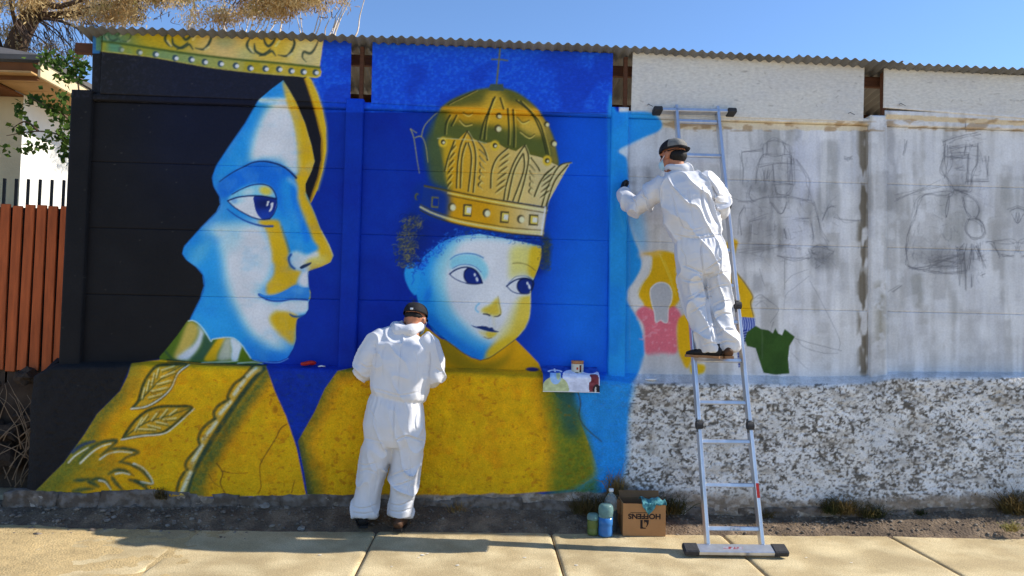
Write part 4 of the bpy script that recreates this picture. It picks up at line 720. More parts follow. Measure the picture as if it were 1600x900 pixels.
# ---------------------------------------------------------------- low rendered base wall with a sloping ledge
YF = -0.13
def base_wall():
    xs_front = np.arange(-3.33, 5.6, .0062)
    # plan path: left end wall, rounded corner, then the front
    r = .10; xl = -3.40
    end = [(xl, y) for y in np.arange(.30, YF + r, -.01)]
    arc = [(xl + r - r * math.cos(a), YF + r - r * math.sin(a)) for a in np.linspace(0, math.pi / 2, 18)]
    fr = [(x, YF) for x in np.arange(xl + r + .006, 5.6, .0062)]
    path = np.array(end + arc + fr); n = len(path)
    nin = np.zeros((n, 2)); ne = len(end)
    nin[:ne] = (1, 0); an = np.linspace(0, math.pi / 2, 18); nin[ne:ne + 18, 0] = np.cos(an); nin[ne:ne + 18, 1] = np.sin(an); nin[ne + 18:] = (0, 1)
    X = path[:, 0]
    lpx = [proj((x, YF, 1.1))[0] for x in (-3.4, 5.6)]
    pts = [at(a, b, YF) for a, b in ((48, 585), (80, 573), (200, 570), (420, 574), (560, 577), (700, 581), (900, 590), (1000, 597), (1300, 600), (1360, 596), (1400, 589), (1600, 588))]
    ztop = np.interp(X, [p.x for p in pts], [p.z for p in pts]); ztop += .006 * (fbm(X * 5, X * 0, 3, 7) - .5) * 2
    zb = np.interp(X, [-3.4, -2, 0, 3, 4.2], [.0, .02, .03, .0, .02]) - .12
    face = np.linspace(0, 1, 176); ra = np.linspace(0, math.pi / 2, 7)[1:]; led = np.linspace(0, 1, 22)[1:]
    V = []; rr = .035
    zk = 1.165 + .0 * X + np.interp(X, [3.0, 3.3, 5], [0, .04, .05])
    for t in face:
        z = zb + (ztop - rr - zb) * t
        bat = -.018 * (1 - t) ** 2                                            # slight batter
        V.append(np.stack([X + nin[:, 0] * bat, path[:, 1] + nin[:, 1] * bat, z], 1))
    for a in ra:
        off = rr * (1 - math.cos(a)); V.append(np.stack([X + nin[:, 0] * off, path[:, 1] + nin[:, 1] * off, ztop - rr + rr * math.sin(a)], 1))
    for t in led:
        off = rr + (.19 - rr) * t; V.append(np.stack([X + nin[:, 0] * off, path[:, 1] + nin[:, 1] * off, ztop + (zk - ztop) * t], 1))
    V = np.array(V).transpose(1, 0, 2)                                         # (n, rows, 3)
    nrow = V.shape[1]; s = np.arange(n)[:, None] * .0062 + np.zeros((1, nrow)); Z = V[..., 2]
    lump = .016 * (fbm(s * 2.2, Z * 2.6, 3, 3) - .5) * 2; fine = .0045 * (fbm(s * 26, Z * 30, 4, 5) - .5) * 2
    pitm = sstep(.60, .72, fbm(s * 32, Z * 44, 3, 65)) * .005
    k = np.ones((1, nrow)); k[0, len(face):] = .45
    d = (lump + fine + pitm) * k
    V[..., 0] += nin[:, 0][:, None] * d; V[..., 1] += nin[:, 1][:, None] * d; V[:, len(face):, 2] += .004 * (fbm(s * 12, s * 0 + np.arange(nrow)[None] * .2, 3, 8)[:, len(face):] - .5)
    Vf = V.reshape(-1, 3); C = paint_at(Vf); me = fastmesh('base_wall', Vf, gridfaces(n, nrow)); setcol(me, C)
    return link('base_wall', me, M_BASE, None, True)
bw = tag(base_wall(), 'low rough rendered base wall, painted gold at left and bare mottled white at right', 'wall', kind='thing')
# broken footing of old concrete under the base wall
def footing():
    rnd = random.Random(4); x = -3.5
    par = empty('footing', (0, YF, 0), 'broken grey concrete footing strip showing below the painted base wall', 'footing', kind='thing')
    while x < 5.4:
        L = rnd.uniform(.25, .7); zt = np.interp(x + L / 2, [-3.5, -2, -.9, .4, 1.2, 2.5, 5], [.20, .19, .175, .185, .15, .13, .15]) + rnd.uniform(-.015, .015)
        bm = bmesh.new(); bmesh.ops.create_cube(bm, size=1); bmesh.ops.scale(bm, vec=(L - rnd.uniform(-.03, .006), .10, zt + .15), verts=bm.verts)
        bmesh.ops.subdivide_edges(bm, edges=list(bm.edges), cuts=9, use_grid_fill=True)
        for v in bm.verts:
            q = v.co * 9 + Vector((x * 7, 0, 0)); from mathutils import noise as mn
            v.co += mn.noise_vector(q) * .020 + mn.noise_vector(q * 3) * .010
        bmesh.ops.translate(bm, vec=(x + L / 2, YF + .030, (zt - .15) / 2), verts=bm.verts); me = bpy.data.meshes.new('footing_block'); bm.to_mesh(me); bm.free()
        link('footing_block', me, M_FOOT, par, True); x += L
M_FOOT = mat('old_footing', srgb(96, 84, 72), .95, .35, 16, .8, 40, col2=srgb(128, 118, 108), bdist=.02)
footing()

# ---------------------------------------------------------------- boards under the roof, lean-to shed with corrugated sheets
M_TIMBER = mat('brown_timber', srgb(86, 54, 36), .8, .3, 6, .4, 40, stretch=(1, 8, 8))
M_ZINC = mat('weathered_zinc', srgb(112, 113, 114), .55, .3, 5, .15, 30, metal=.45, stretch=(1, .3, 1))
shed = empty('lean_to_shed', (0, .1, 0), 'lean-to shed behind the wall with corrugated zinc roof and primed boards', 'shed')
YB = -.036
for q in (((156, 146), (547, 161), (161, 46), (549, 61)), ((580, 161), (956, 180), (582, 65), (958, 83)), ((986, 178), (1349, 190), (989, 81), (1351, 101)), ((1381, 168), (1760, 198), (1382, 106), (1760, 126))):
    c = [at(a, b, YB) for a, b in q]; slab('board', c[0], c[1], c[2], c[3], .0064, .012, M_BOARD, shed, .0014, .002, q[0][0])
c = [at(a, b, .02) for a, b in ((143, 152), (157, 152), (145, 52), (160, 52))]; slab('board', *c, .008, .012, M_BOARD, shed, .001, .002, 5)
def roof():
    wl, amp = .0762, .0105; y0, y1 = -.125, 1.7; slope = math.tan(D2R(7))
    pts = [at(a, b, y0) for a, b in ((128, 39), (520, 53), (1020, 73), (1365, 95), (1600, 106))]
    zf = lambda x: np.interp(x, [p.x for p in pts], [p.z for p in pts])
    x = -3.16; k = 0
    while x < 5.6:
        x1 = x + .80; xs = np.arange(x, x1 + .05, .0075); ys = np.linspace(y0 - random.uniform(0, .03), y1, 8)
        Xg, Yg = np.meshgrid(xs, ys, indexing='ij'); lift = .0025 * (k % 2)
        Zg = zf(Xg) - .012 + amp * np.cos(2 * math.pi * Xg / wl) - slope * (Yg - y0) + lift + .006 * (fbm(Xg * 2, Yg * 2, 2, 9) - .5)
        V = np.stack([Xg, Yg, Zg], -1).reshape(-1, 3); n = len(V); F = gridfaces(len(xs), len(ys)); nu, nv = len(xs), len(ys)
        V2 = V.copy(); V2[:, 2] -= .0016; idx = np.arange(n).reshape(nu, nv)
        ring = np.concatenate([idx[:, 0], idx[-1, 1:], idx[-2::-1, -1], idx[0, -2:0:-1]]); F3 = np.stack([ring, np.roll(ring, -1), np.roll(ring, -1) + n, ring + n], 1)[:, ::-1]
        link('roof_sheet', fastmesh('roof_sheet', np.concatenate([V, V2]), np.concatenate([F, F[:, ::-1] + n, F3])), M_ZINC, shed, True); x = x1; k += 1
    for y in (.10, .85, 1.6):
        z = lambda X: float(zf(X)) - .012 - slope * (y - y0) - amp - .055
        xa = at(119, 76, .10).x if y < 1 else -3.05
        MB().beam((xa, y, z(-3)), (5.6, y, z(5.6)), .045, .085, bev=.004).build('purlin', M_TIMBER, shed)
    for X in (-2.95, -1.1, 1.0, 3.11, 5.2):
        MB().beam((X + .092, .0, 3.20), (X + .092, .0, float(zf(X)) - .05), .03, .04, up=(0, 1, 0), bev=.003).build('stud', M_TIMBER, shed)
        MB().beam((X, 1.6, .05), (X, 1.6, float(zf(X)) - slope * 1.7 - .12), .09, .09, up=(0, 1, 0), bev=.005).build('shed_post', M_TIMBER, shed)
roof()
# ---------------------------------------------------------------- ground, pavement, verge, road
M_SLAB = mat('pavement_concrete', srgb(184, 164, 124), .9, .16, 3.5, .55, 120, bdist=.006, col2=srgb(202, 184, 144), grain=.30, gscale=110)
M_DIRT = mat('dry_dirt', srgb(100, 85, 70), .95, .35, 9, .9, 60, col2=srgb(132, 113, 92), bdist=.02, grain=.3, gscale=90)
M_EARTH = mat('earth', srgb(186, 164, 130), .95, .3, .6, .5, 8)  # earth tone lightened so the ground bounces more light
M_ROAD = mat('pale_bounce_road', srgb(188, 170, 140), .9, .2, 3, .4, 150)  # unseen road, made pale to bounce warm light onto the shaded wall
me = bpy.data.meshes.new('ground'); S = 600
me.from_pydata([(-S, -S, -.16), (S, -S, -.16), (S, S, -.16), (-S, S, -.16)], [], [(0, 1, 2, 3)]); tag(link('ground', me, M_EARTH), kind='structure')
tag(MB().box((0, -7.0, -.145), (120, 7.6, .022)).build('road', M_ROAD), kind='structure')
tag(MB().box((1, -3.08, -.075), (60, .15, .15), None, .012).build('kerb', M_CONC), kind='structure')
yard = tag(MB().box((0, 30.2, -.03), (140, 60, .2)).build('yard_ground', M_EARTH), kind='structure')
side = empty('sidewalk', (0, -1.7, 0), kind='structure')
jx = [-13.13 + 1.255 * i for i in range(22)]
def joint_x(i): return [-1.985 + 1.2535 * (i - 9)][0]
def pave(x0, x1, seed):
    y0, y1 = -.36, -3.0; xs = np.arange(x0, x1 + .001, (x1 - x0) / 60); ys = np.linspace(y0, y1, 110)
    Xg, Yg = np.meshgrid(xs, ys, indexing='ij'); e = np.minimum(np.minimum(Xg - x0, x1 - Xg), np.minimum(y0 - Yg, Yg - y1))
    Z = .004 * (fbm(Xg * 1.5 + seed, Yg * 1.5, 3, seed) - .5) + .0016 * (fbm(Xg * 30, Yg * 30, 2, seed + 3) - .5) - .008 * np.clip(1 - e / .012, 0, 1) ** 1.5
    V = np.stack([Xg, Yg, Z], -1).reshape(-1, 3); n = len(V); nu, nv = len(xs), len(ys); idx = np.arange(n).reshape(nu, nv)
    ring = np.concatenate([idx[:, 0], idx[-1, 1:], idx[-2::-1, -1], idx[0, -2:0:-1]]); B = V[ring].copy(); B[:, 2] = -.12; r2 = n + np.arange(len(ring))
    F2 = np.stack([ring, np.roll(ring, -1), np.roll(r2, -1), r2], 1); F = gridfaces(nu, nv)[:, ::-1]
    return fastmesh('slab', np.concatenate([V, B]), np.concatenate([F, F2]))
for i in range(5, 17):
    a, b = joint_x(i), joint_x(i + 1); g = .006
    link('slab', pave(a + g, b - g, i), M_SLAB, side, True)
tag(MB().box((0, -1.7, -.085), (40, 2.64, .13)).build('sidewalk_bed', M_DIRT), kind='structure')
# dirt verge banked against the base wall
def verge_z(X, Y):
    pz = [at(a, b, YF) for a, b in ((20, 792), (200, 791), (480, 790), (700, 790), (1000, 802), (1300, 808), (1450, 800), (1600, 788))]
    zw = np.interp(X, [p.x for p in pz], [p.z for p in pz])
    t = np.clip((Y + .40) / (YF + .40), -1.5, 1.4)
    z = np.where(t > 0, zw * np.clip(t, 0, 1.2) ** .8 * 1.0 + .006 + .0 * t, .006 + .06 * t)
    return z + .014 * (fbm(X * 7, Y * 7, 4, 3) - .5) * np.clip(t * 3 + .6, .2, 1) + .010 * (fbm(X * 30, Y * 30, 3, 4) - .5) * np.clip(t * 2 + .3, .1, 1)
xs = np.arange(-9, 7.5, .02); ys = np.arange(YF + .12, -.66, -.012)
Xg, Yg = np.meshgrid(xs, ys, indexing='ij')
edge = np.interp(Xg, [-9, -3.4, -2.6, -2.0, -1.3, 0, 1.0, 1.35, 2.4, 3.1, 3.5, 4.2, 7.5], [-.6, -.58, -.60, -.50, -.44, -.40, -.44, -.43, -.39, -.39, -.46, -.52, -.5]) + .06 * (fbm(Xg * 3, Yg * 0, 3, 12) - .5)
Zg = verge_z(Xg, Yg); Zg = np.where(Yg < edge, Zg - (edge - Yg) * .30 , Zg); 
V = np.stack([Xg, Yg, Zg], -1).reshape(-1, 3)
tag(link('dirt_verge', fastmesh('dirt_verge', V, gridfaces(len(xs), len(ys))[:, ::-1]), M_DIRT, None, True), kind='structure')
# sandy film drifted over the pavement at the left
M_SAND = mat('drifted_sand', srgb(190, 166, 120), .95, .14, 9, .8, 90, bdist=.012, grain=.25, gscale=110)
xs = np.arange(-7, -1.75, .018); ys = np.arange(-.36, -2.2, -.018); Xg, Yg = np.meshgrid(xs, ys, indexing='ij')
d = (-2.25 - Xg) * .010 - np.clip((-1.35 - Yg), 0, 2) * .006; Zg = np.minimum(d, .012) + .016 * (fbm(Xg * 5, Yg * 9, 4, 15) - .5) + .006 * (fbm(Xg * 24, Yg * 24, 3, 16) - .5)
V = np.stack([Xg, Yg, Zg], -1).reshape(-1, 3); tag(link('drifted_sand', fastmesh('drifted_sand', V, gridfaces(len(xs), len(ys))[:, ::-1]), M_SAND, None, True), kind='structure')
# gravel and clods scattered in the verge
def stone_mesh(seed, n=2):
    bm = bmesh.new(); bmesh.ops.create_icosphere(bm, subdivisions=n, radius=1); r = random.Random(seed)
    from mathutils import noise as mn
    for v in bm.verts: v.co *= .75 + .5 * mn.noise(v.co * 1.3 + Vector((seed * 3.1, 0, 0))); v.co.z *= .62
    me = bpy.data.meshes.new('stone'); bm.to_mesh(me); bm.free(); return me
M_STONE = mat('grey_stone', srgb(146, 138, 128), .9, .3, 20, .5, 60); M_GRAVEL = mat('dusty_gravel', srgb(104, 94, 84), .95, .35, 9, .5, 60, col2=srgb(140, 128, 114))
mb = MB(); r = random.Random(9); protos = [stone_mesh(i, 1) for i in range(6)]
pv = [([v.co.copy() for v in p.vertices], [tuple(f.vertices) for f in p.polygons]) for p in protos]
for i in range(2600):
    X = r.uniform(-4.2, 4.6); Y = YF - abs(r.gauss(0, .14)) - .01 if r.random() < .8 else r.uniform(-.62, -.3)
    if Y < -.40 and not (X < -1.6 and Y > -.62): continue
    s = r.choice([.003, .004, .005, .006, .009, .012, .017]); 
    if X < -1.2 and r.random() < .3: s *= 1.7
    vs, fs = r.choice(pv); a = r.uniform(0, 6.28); R = Matrix.Rotation(a, 3, 'Z') @ Matrix.Rotation(r.uniform(-.5, .5), 3, 'X'); z = float(verge_z(np.array(X), np.array(Y)))
    mb.add([R @ v * s + Vector((X, Y, max(z, -.004) + s * .25)) for v in vs], fs)
tag(mb.build('gravel', M_GRAVEL, None, True), 'loose gravel and clods in the dirt strip', 'gravel', kind='stuff')

# dried paint drops on the pavement
mb = MB(); g_ = random.Random(77)
for px, py in ((660, 868), (668, 866), (654, 872), (715, 884), (1010, 858), (820, 872), (845, 888), (1260, 872), (500, 868), (1330, 880), (760, 862), (900, 884), (612, 886)):
    c = atz(px, py, .0); n = 9; rr = g_.uniform(.004, .012); ph = g_.uniform(0, 6); v = [(c.x + rr * (1 + .35 * math.sin(3 * 6.283 * k / n + ph)) * math.cos(6.283 * k / n) * 1.5, c.y + rr * (1 + .3 * math.cos(2 * 6.283 * k / n + ph)) * math.sin(6.283 * k / n), .0045) for k in range(n)]
    mb.add(v + [(c.x, c.y, .006)], [(k, (k + 1) % n, n) for k in range(n)])
tag(mb.build('paint_drops', mat('dried_white_paint', srgb(214, 210, 198), .7, .1, 20, 0)), 'small dried paint drops on the pavement slabs', 'paint drops', kind='stuff')
# ---------------------------------------------------------------- house, fence, trees at the left
M_WHITEW = mat('white_house_render', srgb(226, 224, 214), .9, .08, 4, .4, 40)
M_CREAM = mat('cream_house_render', srgb(206, 188, 150), .9, .1, 4, .4, 40)
M_BROWN = mat('brown_eave_boards', srgb(104, 66, 36), .85, .25, 5, .3, 30)
M_TANB = mat('tan_soffit_boards', srgb(164, 130, 84), .85, .2, 5, .3, 30)
M_ROOFD = mat('dark_roof_sheet', srgb(92, 88, 84), .7, .2, 5, .3, 30)
M_PLANK = mat('orange_stained_wood', srgb(176, 88, 44), .7, .3, 3.5, .4, 30, stretch=(9, 9, 1))
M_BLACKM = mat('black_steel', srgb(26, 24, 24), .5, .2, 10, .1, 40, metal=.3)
hx = at(35, 200, 2.0).x; hz = at(35, 148, 2.0).z
house = empty('house', (hx, 2.0, 0), 'white and cream house with brown eaves behind the wooden fence', 'house')
me = bpy.data.meshes.new('wall'); me.from_pydata([(hx, 2.0, 0), (hx, 9, 0), (hx, 9, hz), (hx, 2.0, hz), (hx - .2, 2.02, 0), (hx - .2, 9, 0), (hx - .2, 9, hz), (hx - .2, 2.02, hz)], [], [(0, 1, 2, 3), (7, 6, 5, 4), (3, 2, 6, 7), (0, 3, 7, 4), (1, 5, 6, 2)]); link('side_wall', me, M_WHITEW, house)
MB().box((hx - 2.503, 2.1, hz / 2), (5, .2, hz)).build('front_wall', M_CREAM, house)
rz = hz + .02
for i in range(24):
    a = 1.45 + i * .30; MB().box((hx + .24, a, rz), (.52, .292, .02), None, .003).build('soffit_board', M_TANB, house)
for i in range(18):
    a = hx - .02 - i * .30; MB().box((a - .13, 1.72, rz - .035), (.292, .55, .025), None, .003).build('soffit_board', M_BROWN, house)
MB().box((hx + .515, 5.2, rz + .06), (.03, 7.6, .15), None, .004).build('fascia', M_CREAM, house); MB().box((hx - 2.5, 1.42, rz + .04), (6.0, .035, .17), None, .004).build('fascia', M_BROWN, house)
mb = MB(); mb.add([(hx + .56, 1.36, rz + .14), (hx + .56, 9.1, rz + .14), (hx - 2.5, 9.1, rz + 1.0), (hx - 2.5, 2.9, rz + 1.0), (hx - 5.6, 1.36, rz + .14), (hx + .56, 1.36, rz + .19), (hx + .56, 9.1, rz + .19), (hx - 2.5, 9.1, rz + 1.06), (hx - 2.5, 2.9, rz + 1.06), (hx - 5.6, 1.36, rz + .19)], [(0, 3, 2, 1), (0, 4, 3), (5, 6, 7, 8), (5, 8, 9), (0, 1, 6, 5), (4, 0, 5, 9)]); mb.build('roof', M_ROOFD, house)
# fence of stained planks with black bars between them
YFE = .42
fence = empty('wooden_fence', at(50, 590, YFE), 'orange stained plank fence with black steel bars beside the wall end', 'fence')
zb, zt, zp = at(30, 580, YFE).z, at(60, 322, YFE).z, at(60, 279, YFE).z
x = at(101, 330, YFE).x + .3; k = 0
while x > -6.2:
    j = random.uniform(-.012, .012); MB().box((x, YFE + random.uniform(-.004, .004), (zb + zt) / 2 + j), (.076, .020, zt - zb), Matrix.Rotation(random.uniform(-.006, .006), 3, 'Y'), .003).build('plank', M_PLANK, fence)
    MB().box((x - .0485, YFE + .04, (zb + zp) / 2 - .05), (.020, .020, zp - zb + .1), None, .002).build('bar', M_BLACKM, fence); x -= .097
MB().box((-4.9, YFE + .085, (zb + zt) / 2), (3.4, .006, zt - zb - .01)).build('gap_shade_sheet', M_BLACKM, fence)  # added black sheet, stands in for the yard shade between the planks
for z in (zb + .2, zt - .25): MB().box((-4.6, YFE + .062, z), (3.6, .02, .04)).build('rail', M_BLACKM, fence)
# dark rubble footing below the fence
M_RUB = mat('dark_rubble', srgb(72, 60, 50), .95, .4, 8, .8, 30)
rub = empty('rubble_wall', (-4.2, .35, 0), 'dark rubble stone footing under the wooden fence', 'rubble wall', kind='thing')
r = random.Random(12); pm = [stone_mesh(40 + i, 2) for i in range(5)]
for p in pm: p.materials.append(M_RUB)
for i in range(46):
    X = r.uniform(-5.4, -3.42); Z = r.uniform(.06, 1.0); o = bpy.data.objects.new('rubble_stone', pm[i % 5]); col.objects.link(o); o.parent = rub
    s = r.uniform(.07, .16); o.scale = (s * r.uniform(1, 1.5), s, s * 1.2); o.rotation_euler = (r.uniform(-.4, .4), r.uniform(-.4, .4), r.uniform(0, 6)); o.location = (X + 4.2, r.uniform(-.06, .06), Z)
MB().box((-5.1, .60, .52), (3.6, .3, 1.08)).build('core', M_RUB, rub)
M_TWIG = mat('dry_twig', srgb(132, 112, 90), .9, .3, 10, .2, 40)
tw = MB(); r = random.Random(2)
for i in range(46):
    X = r.uniform(-4.0, -3.4); Y = r.uniform(.02, .24); z0 = r.uniform(.05, .6); p = [Vector((X, Y, z0))]; d = Vector((r.uniform(-.5, .5), r.uniform(-.2, .2), r.uniform(.5, 1))).normalized()
    for k in range(6): d = (d + Vector((r.uniform(-.3, .3), r.uniform(-.15, .15), r.uniform(-.35, .2)))).normalized(); p.append(p[-1] + d * r.uniform(.05, .11))
    tw.tube(p, [.005 * (1 - k / 8) for k in range(7)], 5)
tag(tw.build('dry_twigs', M_TWIG, None, True), 'tangle of dry twigs leaning on the rubble beside the black wall end', 'twigs')

# ---- leaves as small quads
def leafcloud(P, L, Wd, droop, seed, fold=.2):
    """P (n,3) positions -> quads"""
    g = np.random.default_rng(seed); n = len(P); d = g.normal(0, 1, (n, 3)); d[:, 2] -= droop; d /= np.linalg.norm(d, axis=1)[:, None]
    s = np.cross(d, g.normal(0, 1, (n, 3))); s /= np.linalg.norm(s, axis=1)[:, None] + 1e-9
    l = (L * g.uniform(.6, 1.3, n))[:, None]; w_ = (Wd * g.uniform(.6, 1.3, n))[:, None]; nn = np.cross(d, s)
    V = np.stack([P, P + d * l * .5 + s * w_ * .5 + nn * w_ * fold, P + d * l, P + d * l * .5 - s * w_ * .5 + nn * w_ * fold], 1).reshape(-1, 3)
    return V, np.arange(4 * n).reshape(n, 4)
M_BARK = mat('grey_brown_bark', srgb(86, 68, 54), .95, .4, 10, .8, 30, stretch=(1, 1, .3))
def leafmat(name, c, c2, tr=.25):
    m = mat(name, c, .8, .3, 3, 0, col2=c2, spec=.15); t = m.node_tree; b = t.nodes['Principled BSDF']; tb = t.nodes.new('ShaderNodeBsdfTranslucent'); mx = t.nodes.new('ShaderNodeMixShader'); mx.inputs[0].default_value = tr
    src = b.inputs['Base Color'].links[0].from_socket; t.links.new(src, tb.inputs[0]); out = t.nodes['Material Output']; t.links.new(b.outputs[0], mx.inputs[1]); t.links.new(tb.outputs[0], mx.inputs[2]); t.links.new(mx.outputs[0], out.inputs[0]); return m
M_DRY = leafmat('dry_foliage', srgb(206, 182, 132), srgb(160, 126, 78)); M_DRYG = leafmat('olive_dry_foliage', srgb(134, 132, 70), srgb(170, 150, 90)); M_GREEN = leafmat('vine_leaf', srgb(46, 70, 26), srgb(84, 104, 40), .15); M_WEED = leafmat('dark_weed', srgb(62, 66, 36), srgb(104, 86, 50)); M_STRAW = leafmat('straw', srgb(170, 140, 84), srgb(120, 92, 54))
YT = 3.5
tree = empty('dry_tree', (at(-10, 100, YT).x, YT, 0), 'dry leaning tree with straw coloured drooping foliage over the roof', 'tree')
def P3(px, py, Y): return at(px, py, Y)
trunk = [Vector((at(-60, 400, YT).x, YT, 0)), P3(-40, 330, YT), P3(0, 140, YT), P3(18, 95, YT), P3(32, 55, YT), P3(50, 25, YT), P3(70, 0, YT + .1), P3(120, -60, YT + .1), P3(200, -120, YT)]
mb = MB(); mb.tube(trunk, [.20, .18, .15, .13, .115, .10, .08, .05, .02], 10); mb.build('trunk', M_BARK, tree, True)
r = random.Random(6)
def limb(pts, r0, name='limb'):
    s = spline([tuple(p) for p in pts], False, 5); n = len(s); mb = MB(); mb.tube([Vector(p) for p in s], [r0 * (1 - .85 * i / n) for i in range(n)], 6); return mb.build(name, M_BARK, tree, True)
limb([P3(50, 25, 3.50), P3(110, 22, 3.40), P3(180, 6, 3.30), P3(280, -10, 3.20), P3(400, -12, 3.20), P3(500, -8, 3.10), P3(560, -4, 3.10)], .055)
limb([P3(10, 110, 3.50), P3(-8, 50, 3.40), P3(-10, 20, 3.30), P3(10, -20, 3.30)], .06); limb([P3(30, 60, 3.50), P3(20, 20, 3.40), P3(12, -20, 3.30)], .04); limb([P3(70, 0, 3.60), P3(90, 10, 3.30), P3(140, -6, 3.10), P3(200, -40, 3.10)], .05)
limb([P3(46, 28, 3.50), P3(90, 32, 3.30), P3(120, 44, 3.30), P3(138, 56, 3.20), P3(144, 66, 3.20)], .022); limb([P3(50, 26, 3.50), P3(70, 40, 3.20), P3(95, 60, 3.10), P3(104, 84, 3.10)], .014); limb([P3(60, 30, 3.50), P3(84, 44, 3.20), P3(108, 70, 3.10), P3(116, 88, 3.10)], .012); limb([P3(28, 50, 3.50), P3(50, 54, 3.20), P3(70, 66, 3.10), P3(78, 82, 3.10)], .014)
limb([P3(20, 80, 3.50), P3(40, 74, 3.30), P3(56, 84, 3.20), P3(66, 100, 3.20)], .012)
for i in range(70):
    x0 = r.uniform(20, 150); y0 = r.uniform(28, 50); limb([P3(x0, y0, 3.30), P3(x0 + r.uniform(0, 12), y0 + r.uniform(8, 16), 2.75), P3(x0 + r.uniform(4, 18), y0 + r.uniform(18, 34), 2.7), P3(x0 + r.uniform(4, 22), y0 + r.uniform(30, 62), 2.7)], .0055, 'twig')
for i in range(60):
    x0 = r.uniform(120, 520); y0 = r.uniform(-10, 30); limb([P3(x0, y0, 3.3), P3(x0 + r.uniform(-10, 14), y0 + r.uniform(-14, 10), 3.25), P3(x0 + r.uniform(-16, 26), y0 + r.uniform(-24, 22), 3.2)], .006, 'twig')
g = np.random.default_rng(8); pts = []; ol = []
cl = []
boughs = []
for i in range(44):
    x = g.uniform(-60, 480); low = np.interp(x, [-60, 20, 60, 110, 200, 330, 440, 485], [30, 20, 24, 36, 30, 38, 24, 6]); boughs.append((x, low - abs(g.normal(0, 1)) * 34 - g.uniform(0, 16), g.uniform(2.7, 4.4)))
for x, y, Y in boughs:
    ang = g.uniform(-.5, .5); n = int(g.uniform(7, 16))
    for k in range(n):
        t = g.uniform(-1, 1) * 38; cl.append((x + t * math.cos(ang) + g.normal(0, 6), y + t * math.sin(ang) * .35 + abs(g.normal(0, 5)), Y + g.normal(0, .12)))
for i in range(110): x = g.uniform(400, 548); cl.append((x, g.uniform(-60, 12 - (x - 440) * .08), g.uniform(2.8, 3.8)))
for i in range(22): cl.append((g.uniform(-20, 50), g.uniform(20, 100), g.uniform(3.2, 3.8)))
for i in range(10): cl.append((g.uniform(60, 120), g.uniform(60, 100), g.uniform(3.2, 3.6)))
for (x, y, Y) in cl:
    c = np.array(P3(x, y, Y)); n = 62; q = c + g.normal(0, 1, (n, 3)) * (.075, .07, .055); (ol if g.random() < .12 else pts).append(q)
V, F = leafcloud(np.concatenate(pts), .066, .014, 1.1, 3); o = link('dry_foliage', fastmesh('dry_foliage', V, F), M_DRY, tree); tag(o, kind='stuff')
V, F = leafcloud(np.concatenate(ol), .055, .011, 1.0, 4); o = link('olive_foliage', fastmesh('olive_foliage', V, F), M_DRYG, tree); tag(o, kind='stuff')
# bare pale tree farther back
M_PALE = mat('pale_bark', srgb(196, 182, 164), .9, .25, 12, .3, 40)
bare = empty('bare_tree', (at(450, 300, 5).x, 5, 0), 'leafless pale tree with thin upright branches behind the roof', 'tree')
b0 = Vector((at(450, 300, 5).x, 5, 0)); mb = MB(); b1 = P3(450, 150, 5); mb.tube([b0, P3(452, 300, 5), b1], [.09, .08, .06], 8); mb.build('trunk', M_PALE, bare, True)
for a, b in (((400, 62), (420, 18)), ((418, 62), (436, 6)), ((470, 66), (462, 20)), ((515, 62), (548, -10)), ((520, 66), (536, 20)), ((553, 60), (572, -12)), ((440, 60), (444, 10)), ((486, 64), (500, 14)), ((392, 60), (398, 26)), ((376, 60), (372, 30)), ((505, 64), (520, 22)), ((300, 55), (303, 5)), ((352, 55), (345, 10))):
    for k in range(2):
        j = r.uniform(-7, 7) * k; p = [b1, P3((b1.x * 0 + 450 + a[0]) / 2, 105, 5), P3(a[0] + j, a[1], 5 + r.uniform(-.3, .3)), P3((a[0] + b[0]) / 2 + j * 1.3 + r.uniform(-4, 4), (a[1] + b[1]) / 2, 5), P3(b[0] + j * 1.6, b[1], 5)]
        s = spline([tuple(q) for q in p], False, 4); n = len(s); m_ = MB(); m_.tube([Vector(q) for q in s], [.018 * (1 - .75 * i / n) for i in range(n)], 5); m_.build('branch', M_PALE, bare, True)
# green vine between fence and house
vine = empty('climbing_vine', (at(110, 500, 1.2).x, 1.2, 0), 'leafy green climbing plant hanging between the house and the wall end', 'vine')
def vs(pts, r0):
    s = spline([tuple(P3(*p)) for p in pts], False, 5); n = len(s); m_ = MB(); m_.tube([Vector(q) for q in s], [r0 * (1 - .8 * i / n) for i in range(n)], 5); m_.build('stem', M_BARK, vine, True)
VS = [[(130, 420, 1.2), (128, 260, 1.2), (122, 130, 1.2), (100, 96, 1.1), (70, 84, 1.1)], [(128, 250, 1.2), (100, 215, 1.1), (60, 205, 1.0), (10, 212, 1.0)], [(126, 210, 1.2), (100, 180, 1.1), (70, 165, 1.0), (45, 150, 1.0)], [(122, 130, 1.2), (128, 108, 1.1), (138, 100, 1.1)], [(60, 205, 1.0), (40, 190, 1.0), (20, 200, 1.0)], [(128, 260, 1.2), (108, 235, 1.1), (95, 222, 1.1)]]
for p in VS: vs(p, .012)
g = np.random.default_rng(18); Q = []
